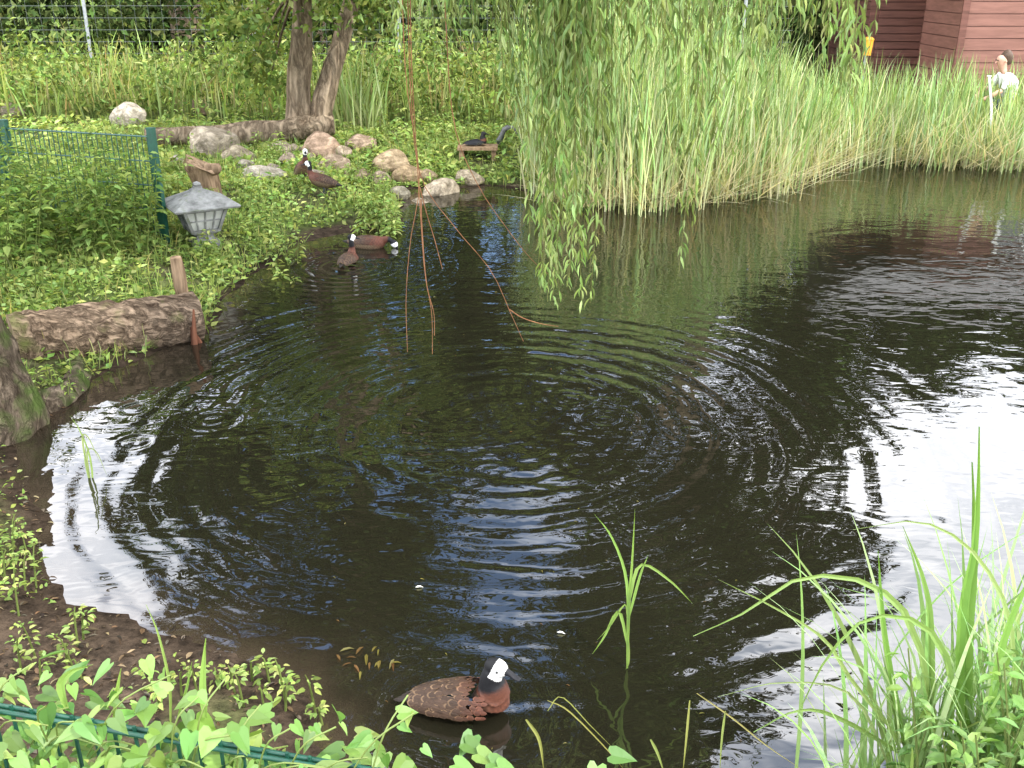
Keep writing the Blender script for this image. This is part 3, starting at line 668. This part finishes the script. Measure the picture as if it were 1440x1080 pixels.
build('window_frame',[box((wx-.5,Y0-.03,1.7),(.07,.09,1.4),0),box((wx+.5,Y0-.03,1.7),(.07,.09,1.4),0),box((wx,Y0-.03,2.37),(.92,.09,.07),0),box((wx,Y0-.03,1.03),(.92,.09,.07),0),box((wx,Y0-.02,1.7),(.04,.05,1.26),0)],[M_white],parent=hut)
build('window_pane',[box((wx,Y0+.0,1.7),(.95,.02,1.3),0)],[M_glass],parent=hut)
V=np.array([[xl-.4,Y0-.35,2.9],[xe+.5,Y0-.35,2.9],[xe+.5,Y0+2.4,4.3],[xl-.4,Y0+2.4,4.3],[xl-.4,Y0+5.2,2.9],[xe+.5,Y0+5.2,2.9]])
V=np.concatenate([V,V-[0,0,.12]])
Fq=np.array([[0,1,2,3],[3,2,5,4],[6,9,8,7],[9,10,11,8],[0,6,7,1],[4,5,11,10],[0,3,9,6],[3,4,10,9],[1,7,8,2],[2,8,11,5]])
build('roof',[(V,Fq,None,0,False)],[M_roof],parent=hut)
c=P(1221,66,18.6)
zb=float(hgt(np.array([c[0]]),np.array([18.6]))[0])
e=empty('orange_litter_bin',(c[0],18.6,zb)); q0=c[2]-zb
build('bin_body',[ringbox([(q0-.14,.048),(q0+.10,.06),(q0+.12,.066),(q0+.14,.066)],0),ringbox([(q0+.141,.06),(q0+.165,.04),(q0+.17,.02)],0)],[M_orange],parent=e)
build('bin_post',tube([[0,.09,-.1],[0,.09,.4],[0,.09,q0+.1]],.02,8,0),[M_zinc],parent=e)

# ------------------------------------------------------------------ ducks
def duckmat():
    m,nt=newmat('duck_plumage')
    at=N(nt,'ShaderNodeAttribute',attribute_name='Col')
    tc=N(nt,'ShaderNodeTexCoord'); mp=N(nt,'ShaderNodeMapping'); mp.inputs['Scale'].default_value=(1,2,2); nt.links.new(tc.outputs['Object'],mp.inputs[0])
    n=N(nt,'ShaderNodeTexNoise'); n.inputs['Scale'].default_value=90; n.inputs['Detail'].default_value=4; nt.links.new(mp.outputs[0],n.inputs['Vector'])
    f=mth(nt,'ADD',mth(nt,'MULTIPLY',n.outputs['Fac'],.9),.55)
    mx=N(nt,'ShaderNodeMix',data_type='RGBA',blend_type='MULTIPLY'); mx.inputs[0].default_value=1; nt.links.new(at.outputs['Color'],mx.inputs[6]); nt.links.new(f,mx.inputs[7])
    p=N(nt,'ShaderNodeBsdfPrincipled'); p.inputs['Roughness'].default_value=.6; p.inputs['Specular IOR Level'].default_value=.2; nt.links.new(mx.outputs[2],p.inputs['Base Color'])
    b=N(nt,'ShaderNodeBump'); b.inputs['Strength'].default_value=.25;b.inputs['Distance'].default_value=.003; nt.links.new(n.outputs['Fac'],b.inputs['Height']); nt.links.new(b.outputs[0],p.inputs['Normal'])
    o=N(nt,'ShaderNodeOutputMaterial'); nt.links.new(p.outputs[0],o.inputs[0]); return m
M_duck=duckmat()
def loft_body(rings,seg=24):
    V=[]
    for (x,z,ry,rz) in rings:
        for j in range(seg):
            a=2*math.pi*j/seg; V.append([x,ry*math.cos(a),z+rz*math.sin(a)*(1.0 if math.sin(a)>0 else .95)])
    return np.array(V)
def duck(name,loc,heading,pose='rest',scale=1.0,headyaw=0.0,pied=False,pitch=None):
    e=empty(name,loc); e.rotation_euler=(0,0,heading); e.scale=(scale,)*3
    seg=28
    rings=[(-.225,.058,.006,.003),(-.20,.056,.018,.008),(-.165,.052,.036,.022),(-.12,.047,.057,.044),(-.07,.042,.074,.062),(-.01,.040,.085,.074),(.045,.040,.087,.076),(.095,.043,.079,.070),(.13,.049,.064,.057),(.155,.055,.043,.040),(.17,.060,.020,.018),(.174,.060,.006,.006)]
    rs=smoothpath(np.array(rings),34); V=loft_body(rs,seg)
    if pitch is None: pitch=math.radians(28) if pose=='stand' else 0
    lift=.10 if pose=='stand' else 0
    cp,sp=math.cos(pitch),math.sin(pitch)
    def X(p): p=np.asarray(p,float); return np.stack([p[...,0]*cp-(p[...,2]-.04)*sp,p[...,1],p[...,0]*sp+(p[...,2]-.04)*cp+.04+lift],-1)
    V=X(V); n=34
    F=[[i*seg+j,i*seg+(j+1)%seg,(i+1)*seg+(j+1)%seg,(i+1)*seg+j] for i in range(n-1) for j in range(seg)]
    parts=[(V,np.array(F),None,0)]
    if pose=='rest': npth=[(.090,0,.06),(.098,0,.105),(.092,0,.14),(.098,0,.175)]; hd=(.108,0,.186); nr=[.062,.050,.036,.029]
    elif pose=='swim': npth=[(.12,0,.07),(.145,0,.13),(.135,0,.18),(.14,0,.225)]; hd=(.152,0,.232); nr=[.045,.030,.023,.022]
    elif pose=='feed': npth=[(.12,0,.06),(.18,0,.085),(.215,0,.08),(.235,0,.06)]; hd=(.25,0,.05); nr=[.045,.03,.023,.021]
    else: q=X(np.array([.13,0,.06])); npth=[tuple(q),tuple(q+[.03,0,.05]),tuple(q+[.025,0,.095]),tuple(q+[.03,0,.13])]; hd=tuple(q+[.043,0,.14]); nr=[.045,.030,.023,.022]
    parts+=[p[:4] for p in tube(smoothpath(npth,12),np.interp(np.linspace(0,3,12),range(4),nr),16,0)]
    hy=np.array(Matrix.Rotation(headyaw,3,'Z')); hp=np.array(Matrix.Rotation(math.radians(50) if pose=='feed' else math.radians(5),3,'Y')); HR=hy@hp
    hd=np.array(hd)
    bm=bmesh.new(); bmesh.ops.create_uvsphere(bm,u_segments=20,v_segments=14,radius=1); hv=np.array([v.co[:] for v in bm.verts]); 
    hf3=[[v.index for v in f.verts] for f in bm.faces]; bm.free()
    hv=hv*np.array([.040,.028,.030]); hv=hv@HR.T+hd
    for kk in(3,4):
        ff=[f for f in hf3 if len(f)==kk]
        if ff: parts.append((hv,np.array(ff),None,0))
    base=build(name+'_tmp',parts,[M_duck])
    r=base.modifiers.new('r','REMESH'); r.mode='VOXEL'; r.voxel_size=.0035
    s=base.modifiers.new('s','SMOOTH'); s.iterations=12; s.factor=.5
    dg=bpy.context.evaluated_depsgraph_get(); me=bpy.data.meshes.new_from_object(base.evaluated_get(dg)); bpy.data.objects.remove(base)
    n=len(me.vertices); co=np.zeros(n*3); me.vertices.foreach_get('co',co); co=co.reshape(-1,3)
    q=co-[0,0,.04+lift]; bx=q[:,0]*cp+q[:,2]*sp; bz=-q[:,0]*sp+q[:,2]*cp+.04; by=q[:,1]
    C=np.zeros((n,3)); chest=np.array([.085,.030,.017]); wing=np.array([.05,.029,.018]); black=np.array([.008,.008,.009]); flank=np.array([.17,.12,.07]); white=np.array([.78,.77,.73])
    C[:]=wing
    bars=(.5+.5*np.sin((bx-.6*bz)*430+2*np.sin(by*90)))[:,None]
    fl=np.clip((.062-bz)/.02,0,1)[:,None]*(np.clip((bx+.12)/.04,0,1)*np.clip((.15-bx)/.03,0,1))[:,None]; C=C*(1-fl)+fl*(bars*flank+(1-bars)*np.array([.045,.028,.018]))
    C[bx<-.16]=np.array([.015,.012,.010])
    g_=np.clip((bx-.05)/.06,0,1)[:,None]*(.3+.7*np.clip((bz-.02)/.04,0,1))[:,None]; C=C*(1-g_)+chest*g_
    mott=(np.sin(bx*260+3*np.sin(by*130))*np.sin(by*210+2*np.sin(bz*190)))[:,None]; C=C*(1+.35*mott)
    if pied: C[:]=black; C[(bz<.06)&(bx<.1)]=white
    npts=smoothpath(npth,24); dn=np.linalg.norm(co[:,None]-npts[None],axis=2); ti=dn.argmin(1)/23.; dm=dn.min(1)
    isn=(ti>.25)&(dm<.055)&((co[:,2]>npts[0][2]) if pose!='feed' else (co[:,0]>.15))
    nb=np.clip((ti-.42)/.12,0,1)[:,None]; C=np.where(isn[:,None],(chest*.9)*(1-nb)+black*nb,C)
    lh=(co-hd)@HR; ih=np.linalg.norm(lh/np.array([.040,.028,.030]),axis=1)<1.35
    C[ih]=black
    if not pied: C[ih&(lh[:,0]>-.006+.30*lh[:,2])]=white
    a=me.attributes.get('Col') or me.attributes.new('Col','FLOAT_COLOR','POINT')
    a.data.foreach_set('color',np.concatenate([np.clip(C,.003,1),np.ones((n,1))],1).ravel())
    me.polygons.foreach_set('use_smooth',np.ones(len(me.polygons),bool))
    if not me.materials: me.materials.append(M_duck)
    o=link(bpy.data.objects.new('body_neck_head',me)); o.parent=e
    br=[(.028,.0,.014,.014),(.048,-.003,.011,.009),(.064,-.008,.011,.005),(.077,-.010,.010,.0035),(.083,-.011,.005,.002)]
    V=loft_body(smoothpath(np.array(br),10),12)@HR.T+hd
    F=[[i*12+j,i*12+(j+1)%12,(i+1)*12+(j+1)%12,(i+1)*12+j] for i in range(9) for j in range(12)]
    blk=np.array([.012,.012,.014])
    build('bill',[(V,np.array(F),blk,0,True)],[M_duck],parent=e)
    ep=[]
    for s_ in(-1,1):
        c_=np.array([.014,s_*.0245,.006])@HR.T+hd
        ep+=tube([c_+[0,0,-.0045],c_+[0,0,-.003],c_,c_+[0,0,.003],c_+[0,0,.0045]],[.0005,.0035,.0048,.0035,.0005],8,0)
    build('eyes',ep,[M_eye],parent=e)
    fp=[]; O=X(np.zeros(3))
    def surf(x,th,s_):
        ry=np.interp(x,rs[:,0],rs[:,2]);rz=np.interp(x,rs[:,0],rs[:,3]);zc_=np.interp(x,rs[:,0],rs[:,1])
        return np.array([x,s_*ry*math.cos(th),zc_+rz*math.sin(th)]),np.array([0,s_*math.cos(th)/ry,math.sin(th)/rz])
    for s_ in(-1,1):
        for i in range(15):
            for row in range(8):
                x=-.135+i*.0155+(row%2)*.008+rng.normal()*.003
                th=.22+row*.18+rng.normal()*.035
                if x>.045 and th>.95: continue                    # neck base stays clear
                p0,n0=surf(x,th,s_); p1,_=surf(x-.024,th+.04,s_); n0=n0/np.linalg.norm(n0)
                dd=p1-p0+rng.normal(size=3)*.0012
                Lf=(.034 if x<.03 else .024)*rng.uniform(.85,1.15); f_=rng.uniform(.75,1.25)
                mxc=float(np.clip((x-.0)/.08,0,1))
                base_c=(np.array([.040,.023,.014])*(1-mxc)+chest*.85*mxc)*f_; edge=(np.array([.12,.075,.042])*(1-mxc)+chest*1.35*mxc)*f_
                if pied: base_c=np.array([.01,.01,.012]); edge=base_c*1.6
                for lay,(sc,cc) in enumerate([(1.0,edge),(.84,base_c)]):
                    pp=p0+n0*((.0022 if x<.03 else .0004)+.0009*lay+.0005*(i%3))
                    fp.append(scatter(T_feather,X(pp)[None],(X(dd)-O)[None],(X(n0)-O)[None],Lf*sc,Lf*.62*sc,cc,0))
        for i in range(4):
            pt=np.array([-.10-i*.012,s_*(.030-i*.005),.086-i*.006]); fp.append(scatter(T_feather,X(pt)[None],(X(np.array([-1,-s_*.18,-.25]))-O)[None],(X(np.array([0,s_*.4,1.]))-O)[None],.085,.018,np.array([.022,.016,.012]),0))
    build('wing_feathers',fp,[M_duck],parent=e)
    if pose=='stand':
        lp=[]
        for s_ in(-1,1):
            hp_=np.array([-.01,s_*.04,lift-.005]); 
            lp+=tube([hp_,np.array([-.022,s_*.04,.065]),np.array([-.01,s_*.04,.035]),np.array([-.005,s_*.04,.008])],[.02,.011,.006,.006],8,0,col=np.array([.05,.055,.065]))
            for a in(-.45,0,.45):
                lp+=tube([[-.005,s_*.04,.008],[.025*math.cos(a),s_*.04+.03*math.sin(a),.006],[.055*math.cos(a),s_*.04+.055*math.sin(a),.003]],[.005,.004,.002],6,0,col=np.array([.05,.055,.065]))
            web=np.array([[-.005,s_*.04,.006],[.05*math.cos(.45),s_*.04-.05*math.sin(.45),.003],[.05,s_*.04,.003],[.05*math.cos(.45),s_*.04+.05*math.sin(.45),.003]])
            lp.append((web,np.array([[0,1,2],[0,2,3]]),np.array([.05,.055,.065]),0,False))
        build('legs_and_feet',lp,[M_duck],parent=e)
    return e
g=G(650,998,0); duck('white_faced_whistling_duck',(g[0],g[1],-.020),math.radians(-4),'rest',1.12,headyaw=math.radians(-22))
g=G(489,372,0); duck('white_faced_whistling_duck',(g[0],g[1],-.012),math.radians(80),'swim',.95,headyaw=math.radians(-70))
g=G(516,347,0); duck('white_faced_whistling_duck',(g[0],g[1],-.012),math.radians(-8),'feed',1.05)
for (u,v,hdg,hyaw,pt_) in [(427,272,-55,-20,38),(457,284,168,30,14)]:
    g=G(u,v,.15); z=float(hgt(np.array([g[0]]),np.array([g[1]]))[0]); duck('white_faced_whistling_duck',(g[0],g[1],z+.02),math.radians(hdg),'stand',.95,headyaw=math.radians(hyaw),pitch=math.radians(pt_))
g=G(672,218,.25); z=float(hgt(np.array([g[0]]),np.array([g[1]]))[0])
build('wooden_plank_platform',[box((g[0],g[1],z+.12),(.5,.3,.035),0),box((g[0]-.2,g[1],z+.04),(.06,.25,.14),0),box((g[0]+.2,g[1],z+.04),(.06,.25,.14),0)],[M_wood])
duck('tufted_duck',(g[0]-.02,g[1],z+.115),math.radians(10),'rest',.9,pied=True)
c=P(712,180,13.2)
pl=tube(smoothpath([c+[-.12,0,-.2],c+[-.02,0,-.02],c+[.03,0,.02]],10),np.linspace(.04,.02,10),8,0,rough=.4)
pl+=tube(smoothpath([c+[-.04,0,-.02],c+[.08,-.05,.02],c+[.14,-.1,-.06]],8),np.linspace(.03,.01,8),6,0,rough=.4)
build('driftwood_branch',pl,[noisemat('grey_driftwood',(.07,.07,.07),(.2,.2,.19),scale=10,bump=.6)])

# ------------------------------------------------------------------ person
def skin(name,verts,edges,rad,mat,parent,sub=2):
    me=bpy.data.meshes.new(name); me.from_pydata([Vector(v) for v in verts],edges,[]); 
    o=link(bpy.data.objects.new(name,me)); o.parent=parent
    sk=o.modifiers.new('skin','SKIN'); sk.use_smooth_shade=True
    if not me.skin_vertices: 
        bpy.context.view_layer.objects.active=o; bpy.ops.mesh.customdata_skin_add()
    for i,r in enumerate(rad):
        me.skin_vertices[0].data[i].radius=(r,r) if not isinstance(r,tuple) else r
    me.skin_vertices[0].data[0].use_root=True
    s=o.modifiers.new('sub','SUBSURF'); s.levels=sub; s.render_levels=sub
    me.materials.append(mat); return o
pc=P(1424,130,14.9); pz=float(hgt(np.array([pc[0]]),np.array([14.9]))[0])
per=empty('crouching_person',(pc[0],14.9,pz)); 
skin('trousers',[(0,0,.28),(.02,0,.38),(-.02,.10,.26),(-.36,.15,.42),(-.16,.14,.16),(-.12,.13,.07),(-.02,-.10,.26),(-.36,-.15,.42),(-.16,-.14,.16),(-.12,-.13,.07)],[(0,1),(0,2),(2,3),(3,4),(4,5),(0,6),(6,7),(7,8),(8,9)],[.14,.13,.10,.07,.055,.05,.10,.07,.055,.05],M_jean,per)
skin('shirt',[(.02,0,.36),(-.04,0,.52),(-.12,0,.68),(-.17,0,.76),(-.14,.19,.70),(-.26,.23,.56),(-.14,-.19,.70),(-.26,-.23,.56)],[(0,1),(1,2),(2,3),(2,4),(4,5),(2,6),(6,7)],[(.14,.12),(.13,.13),(.14,.13),.07,.07,.055,.07,.055],M_shirt,per)
skin('neck_and_head',[(-.17,0,.76),(-.20,0,.83),(-.225,0,.89),(-.235,0,.97),(-.23,0,1.02)],[(0,1),(1,2),(2,3),(3,4)],[.05,.05,.072,.088,.06],M_skin,per)
skin('nose',[(-.30,0,.935),(-.328,0,.91),(-.31,0,.905)],[(0,1),(1,2)],[.008,.013,.01],M_skin,per,1)
skin('hair',[(-.235,0,1.045),(-.185,0,1.02),(-.15,0,.95),(-.16,0,.87)],[(0,1),(1,2),(2,3)],[.085,.095,.085,.05],M_hair,per)
for s in(-1,1):
    build('eye',tube([[-.305,s*.03,.948],[-.312,s*.03,.948],[-.316,s*.03,.948]],[.011,.010,.002],8,0),[M_eye],parent=per)
    skin('ear',[(-.22,s*.088,.955),(-.215,s*.095,.93),(-.225,s*.09,.915)],[(0,1),(1,2)],[.012,.014,.008],M_skin,per,1)
    w=np.array([-.50,s*.13,.40])
    vs=[(-.26,s*.23,.56),(-.36,s*.20,.49),tuple(w),tuple(w+[-.05,0,-.02])]; ed=[(0,1),(1,2),(2,3)]; rd=[.042,.038,.026,.03]
    for f,(dy,L) in enumerate([(-.03,.06),(-.01,.075),(.01,.07),(.03,.055)]):
        i=len(vs); vs+=[tuple(w+[-.085,dy,-.03]),tuple(w+[-.085-L*.5,dy*1.1,-.05]),tuple(w+[-.085-L*.8,dy*1.15,-.085])]; ed+=[(3,i),(i,i+1),(i+1,i+2)]; rd+=[.010,.009,.007]
    i=len(vs); vs+=[tuple(w+[-.04,-s*.035,-.03]),tuple(w+[-.075,-s*.06,-.05])]; ed+=[(2,i),(i,i+1)]; rd+=[.011,.009]
    skin('forearm_and_hand',vs,ed,rd,M_skin,per)
    skin('shoe',[(-.10,s*.13,.045),(-.17,s*.135,.045),(-.28,s*.14,.03)],[(0,1),(1,2)],[.045,.045,.035],M_shoe,per)
build('mouth',tube([[-.301,-.02,.885],[-.308,0,.884],[-.301,.02,.885]],.005,6,0),[noisemat('lips',(.35,.12,.10),(.4,.15,.12))],parent=per)
a=P(1391,108,13.6);b=P(1397,190,13.6)
build('white_stake',tube([b-[0,0,.2],(a+b)/2,a],[.018,.016,.016],8,0)+[box(tuple(a+[0,0,.01]),(.04,.04,.015),0)],[M_white])

# ------------------------------------------------------------------ foreground plants
FB=[(.12,.225,.045),(.16,.275,.06),(.088,.175,.035),(.20,.315,.08)]
A=G(-60,985,.9);B=G(585,1090,.9)
k=760; t=rng.uniform(0,1,k); base=A[None]*(1-t[:,None])+B[None]*t[:,None]
hi=rng.uniform(0,1,k)<.12
pos=base+np.column_stack([rng.normal(0,.05,k),rng.uniform(-.16,.12,k),np.where(hi,rng.uniform(-.02,.10,k),rng.uniform(-.35,-.03,k))])
d=np.column_stack([rng.normal(0,.8,k),rng.normal(-.3,.6,k),rng.normal(-.3,.4,k)]); n_=np.column_stack([rng.normal(0,.5,k),rng.normal(-.4,.5,k),np.full(k,1.)])
L=rng.uniform(.028,.068,k)
parts=[scatter(T_heart,pos,d,n_,L,L*rng.uniform(.6,.85,k),cols(k,None,.35,.2,FB),0)]
for i in range(30):
    t0=rng.uniform(0,.9); p0=A*(1-t0)+B*t0+[0,0,-.1]; t1=min(1,t0+rng.uniform(.05,.2)); p1=A*(1-t1)+B*t1+[0,rng.normal()*.05,rng.uniform(-.1,.14)]
    q=tube(smoothpath([p0,(p0+p1)/2+[0,-.03,.06],p1],8),.002,5,0,cap=False)[0]; parts.append((q[0],q[1],np.array([.2,.26,.07]),0,True))
for (u,v) in [(655,1045),(672,1060),(690,1072),(520,1045),(500,1060),(640,1075),(350,1010),(380,1000),(480,1055),(700,1078),(860,1062),(840,1078),(665,1035),(540,1060),(60,975),(20,965),(330,1030)]:
    p=G(u,v,.75); parts.append(scatter(T_heart,p[None],np.array([[rng.normal(),-.4,-.2]]),np.array([[.1,-.4,1.]]),.06,.045,cols(1,None,.2,.1,FB),0))
build('bindweed',parts,[M_near])
parts=[]
def shoot(pl,y,w,c):
    pts=smoothpath([P(u,v,y) for u,v in pl],12); t=np.linspace(0,1,12); ww=w*np.minimum(1,.5+t*2)*(1-t**2.5)*.5
    sd=nrm(np.cross(np.gradient(pts,axis=0),np.array([0,1,.3])))
    V=np.stack([pts-sd*ww[:,None],pts+[0,.25*w,-.1*w],pts+sd*ww[:,None]],1).reshape(-1,3)
    F=[[3*i+a,3*i+a+1,3*i+a+4,3*i+a+3] for i in range(11) for a in (0,1)]
    return (V,np.array(F),np.array(c)*.72,0,False)
for pl,y,w,c in [([(288,1010),(285,960),(289,898)],1.75,.018,(.3,.46,.12)),([(240,1020),(238,960),(222,890),(205,850)],1.9,.008,(.3,.42,.12)),([(95,1000),(85,965),(100,945),(130,935)],1.75,.02,(.3,.46,.12)),([(160,1010),(165,970),(170,940)],1.75,.01,(.28,.42,.1)),
                 ([(250,1010),(262,970),(270,930)],1.9,.008,(.25,.4,.1)),([(980,975),(1030,1010),(1080,1050),(1140,1090)],1.9,.005,(.4,.36,.15)),([(770,985),(800,1000),(850,1050),(880,1085)],1.9,.005,(.38,.36,.12)),([(770,1000),(790,980),(830,1020),(870,1060)],2.0,.004,(.36,.38,.12)),([(740,1012),(758,1040),(765,1085)],1.9,.010,(.35,.36,.12)),([(970,985),(965,1040),(960,1090)],1.9,.006,(.35,.36,.12)),([(915,1040),(925,1060),(935,1090)],1.9,.008,(.3,.36,.12)),([(1020,1000),(1015,1040),(1012,1090)],1.9,.006,(.3,.36,.12))]:
    parts.append(shoot(pl,y,w,c))
build('grass_shoots',parts,[M_reed])

GT=[(.20,.32,.11),(.155,.26,.08),(.28,.38,.18)]; GB=[(.15,.25,.08),(.21,.30,.12)]
parts=[]
k=470; pts=np.column_stack([rng.normal(1.45,.25,k),rng.normal(2.14,.15,k)])
z=np.maximum(hgt(pts[:,0],pts[:,1]),-.02)
parts.append(blades(np.column_stack([pts,z]),rng.uniform(.5,1.1,k),rng.uniform(.009,.024,k),np.abs(rng.normal(.12,.18,k)),rng.uniform(0,6.28,k),np.abs(rng.normal(.7,.5,k)),9,cols(k,None,.3,.12,GT),cols(k,None,.3,.1,GB)))
k=380; pts=np.column_stack([rng.uniform(1.0,1.9,k),rng.uniform(1.9,2.25,k)])
z=np.maximum(hgt(pts[:,0],pts[:,1]),-.02)
parts.append(blades(np.column_stack([pts,z]),rng.uniform(.35,.75,k),rng.uniform(.005,.013,k),np.abs(rng.normal(.15,.25,k)),rng.uniform(0,6.28,k),np.abs(rng.normal(.8,.5,k)),7,cols(k,None,.25,.12,GT),cols(k,None,.25,.1,GB)))
for pl,y,w,c in [([(1330,1100),(1290,900),(1230,825),(1130,812),(1050,860),(975,895)],2.2,.020,(.34,.48,.17)),
                 ([(1350,1100),(1352,880),(1372,760),(1378,600)],2.15,.026,(.22,.40,.09)),
                 ([(1362,1060),(1362,900),(1370,790),(1368,650)],2.16,.028,(.2,.36,.09)),
                 ([(1280,1090),(1250,930),(1240,850),(1235,775)],2.2,.016,(.22,.40,.09)),
                 ([(1420,1090),(1425,900),(1380,790),(1300,735),(1200,745)],2.1,.012,(.38,.5,.2)),
                 ([(1300,1080),(1180,1010),(1120,1000),(1060,1030)],2.15,.018,(.3,.45,.14)),
                 ([(1290,1070),(1200,960),(1160,900),(1090,855),(1010,815)],2.2,.012,(.36,.48,.18)),
                 ([(1310,1100),(1310,900),(1300,820),(1270,740)],2.2,.018,(.26,.42,.12)),
                 ([(1390,1100),(1400,950),(1440,830),(1500,760)],2.0,.022,(.24,.42,.1)),
                 ([(1260,1100),(1200,980),(1100,960),(1010,980)],2.15,.010,(.36,.45,.2)),
                 ([(1330,1080),(1340,960),(1300,880),(1220,870),(1160,930),(1120,1010)],2.1,.018,(.3,.45,.14))]:
    parts.append(shoot(pl,y,w,c))
build('reed_clump',parts,[M_reed])
pts=np.column_stack([rng.uniform(1.0,1.75,56),rng.uniform(1.72,2.0,56)])
leafy('leafy_weeds',pts,(.5,.76),L=.075,nl=20,bases=FB,asp=.45,mat=M_near)
pts=np.column_stack([rng.uniform(-.2,1.1,16),rng.uniform(1.5,1.8,16)])
leafy('leafy_weeds',pts,(.25,.4),L=.06,nl=12,bases=FB,asp=.5,mat=M_near)
parts=[]
for pl,w,c in [([(882,940),(884,860),(889,790),(893,715)],.012,(.3,.46,.12)),([(884,880),(880,810),(860,755),(835,722)],.011,(.3,.48,.13)),([(884,850),(900,795),(940,815),(975,850)],.014,(.34,.5,.15)),([(883,910),(870,860),(850,895),(833,920)],.013,(.3,.46,.13)),([(884,870),(900,810),(912,780)],.011,(.28,.44,.12)),([(883,895),(880,850),(858,880),(840,900)],.009,(.3,.44,.12)),([(884,900),(884,930),(880,942)],.009,(.3,.4,.12))]:
    parts.append(shoot(pl,G(882,942)[1],w,c))
build('reed_shoot',parts,[M_reed])
parts=[]
yb=G(132,672)[1]
for pl,w,c in [([(132,722),(128,650),(112,605),(98,585)],.011,(.32,.44,.14)),([(134,715),(122,640),(135,635),(150,668)],.010,(.36,.44,.18)),([(132,700),(120,650),(121,625)],.01,(.3,.42,.12)),([(131,700),(116,620),(124,615),(140,650)],.01,(.36,.44,.16))]:
    parts.append(shoot(pl,yb,w,c))
build('reed_shoot',parts,[M_reed])
pf=[];
k=70; uu=np.concatenate([rng.normal(520,28,16),rng.uniform(430,1150,20),rng.uniform(470,900,20),rng.uniform(500,700,14)]); vv=np.concatenate([rng.normal(930,14,16),rng.uniform(760,1060,20),rng.uniform(430,760,20),rng.uniform(300,450,14)])
pos=np.array([G(u,v,.005) for u,v in zip(uu,vv)]); big=np.arange(k)<16; kp=sdf(pos[:,0],pos[:,1])<-.03; pos=pos[kp]; big=big[kp]; k=len(pos)
an=rng.uniform(0,6.28,k); L=np.where(big,.055,.02)*rng.uniform(.6,1.2,k)
pf.append(scatter(T_fold,pos,np.column_stack([np.cos(an),np.sin(an),0*an]),np.tile([0,0,1.],(k,1)),L,L*.22,cols(k,None,.3,.1,[(.16,.14,.04),(.12,.07,.03),(.2,.19,.08)]),0))
pos=np.array([G(584,826,.006),G(783,889,.006),G(608,960,.006)]); pf.append(scatter(T_fold,pos,np.array([[1,.2,0],[1,-.2,0],[1,0,0.]]),np.tile([0,0,1.],(3,1)),.035,.014,np.array([.7,.7,.65]),0))
build('floating_leaves',pf,[M_leaf])

# ------------------------------------------------------------------ sky and sun
w=bpy.data.worlds.new('World'); scene.world=w; w.use_nodes=True; nt=w.node_tree; nt.nodes.clear()
sundir=Vector((.45,-.55,.85)).normalized(); el=math.asin(sundir.z); rot=math.atan2(sundir.x,sundir.y)
sky=N(nt,'ShaderNodeTexSky',sky_type='NISHITA'); sky.sun_disc=False; sky.sun_elevation=el; sky.sun_rotation=rot
tc=N(nt,'ShaderNodeTexCoord'); mp=N(nt,'ShaderNodeMapping'); mp.inputs['Scale'].default_value=(1,1,1.8); mp.inputs['Location'].default_value=(.3,.1,.2); nt.links.new(tc.outputs['Generated'],mp.inputs[0])
n=N(nt,'ShaderNodeTexNoise'); n.inputs['Scale'].default_value=2.6;n.inputs['Detail'].default_value=4;n.inputs['Roughness'].default_value=.55; nt.links.new(mp.outputs[0],n.inputs['Vector'])
n2=N(nt,'ShaderNodeTexNoise'); n2.inputs['Scale'].default_value=6.5;n2.inputs['Detail'].default_value=3; nt.links.new(mp.outputs[0],n2.inputs['Vector'])
sx=N(nt,'ShaderNodeSeparateXYZ'); nt.links.new(tc.outputs['Generated'],sx.inputs[0])
ax=mth(nt,'MULTIPLY',mth(nt,'ABSOLUTE',sx.outputs[0]),.85)
f=mth(nt,'MULTIPLY',mth(nt,'SUBTRACT',mth(nt,'ADD',n.outputs['Fac'],ax),.60),5,clamp=True)
blu=N(nt,'ShaderNodeMix',data_type='RGBA',blend_type='MULTIPLY'); blu.inputs[0].default_value=1; nt.links.new(sky.outputs[0],blu.inputs[6]); blu.inputs[7].default_value=(3.6,4.0,4.4,1)
cl=N(nt,'ShaderNodeMix',data_type='RGBA'); nt.links.new(mth(nt,'MULTIPLY',mth(nt,'SUBTRACT',n2.outputs['Fac'],.35),3.3,clamp=True),cl.inputs[0]); cl.inputs[6].default_value=(32,34,38,1); cl.inputs[7].default_value=(58,58,60,1)
mx=N(nt,'ShaderNodeMix',data_type='RGBA'); nt.links.new(f,mx.inputs[0]); nt.links.new(blu.outputs[2],mx.inputs[6]); nt.links.new(cl.outputs[2],mx.inputs[7])
bg=N(nt,'ShaderNodeBackground'); bg.inputs['Strength'].default_value=.13; nt.links.new(mx.outputs[2],bg.inputs[0])
o=N(nt,'ShaderNodeOutputWorld'); nt.links.new(bg.outputs[0],o.inputs[0])
sl=bpy.data.lights.new('sun','SUN'); sl.energy=5.0; sl.angle=math.radians(2.0); sl.color=(1,.95,.86)
so=link(bpy.data.objects.new('sun',sl)); so.rotation_euler=(-sundir).to_track_quat('-Z','Y').to_euler()

cam=bpy.data.cameras.new('camera'); cam.lens=35; cam.sensor_width=36; cam.clip_end=2000; cam.clip_start=.05
co=link(bpy.data.objects.new('camera',cam)); co.location=(0,0,CAMZ); co.rotation_euler=(math.pi/2-PITCH,0,0)
scene.camera=co
scene.view_settings.view_transform='Standard'; scene.view_settings.look='None'; scene.view_settings.exposure=0
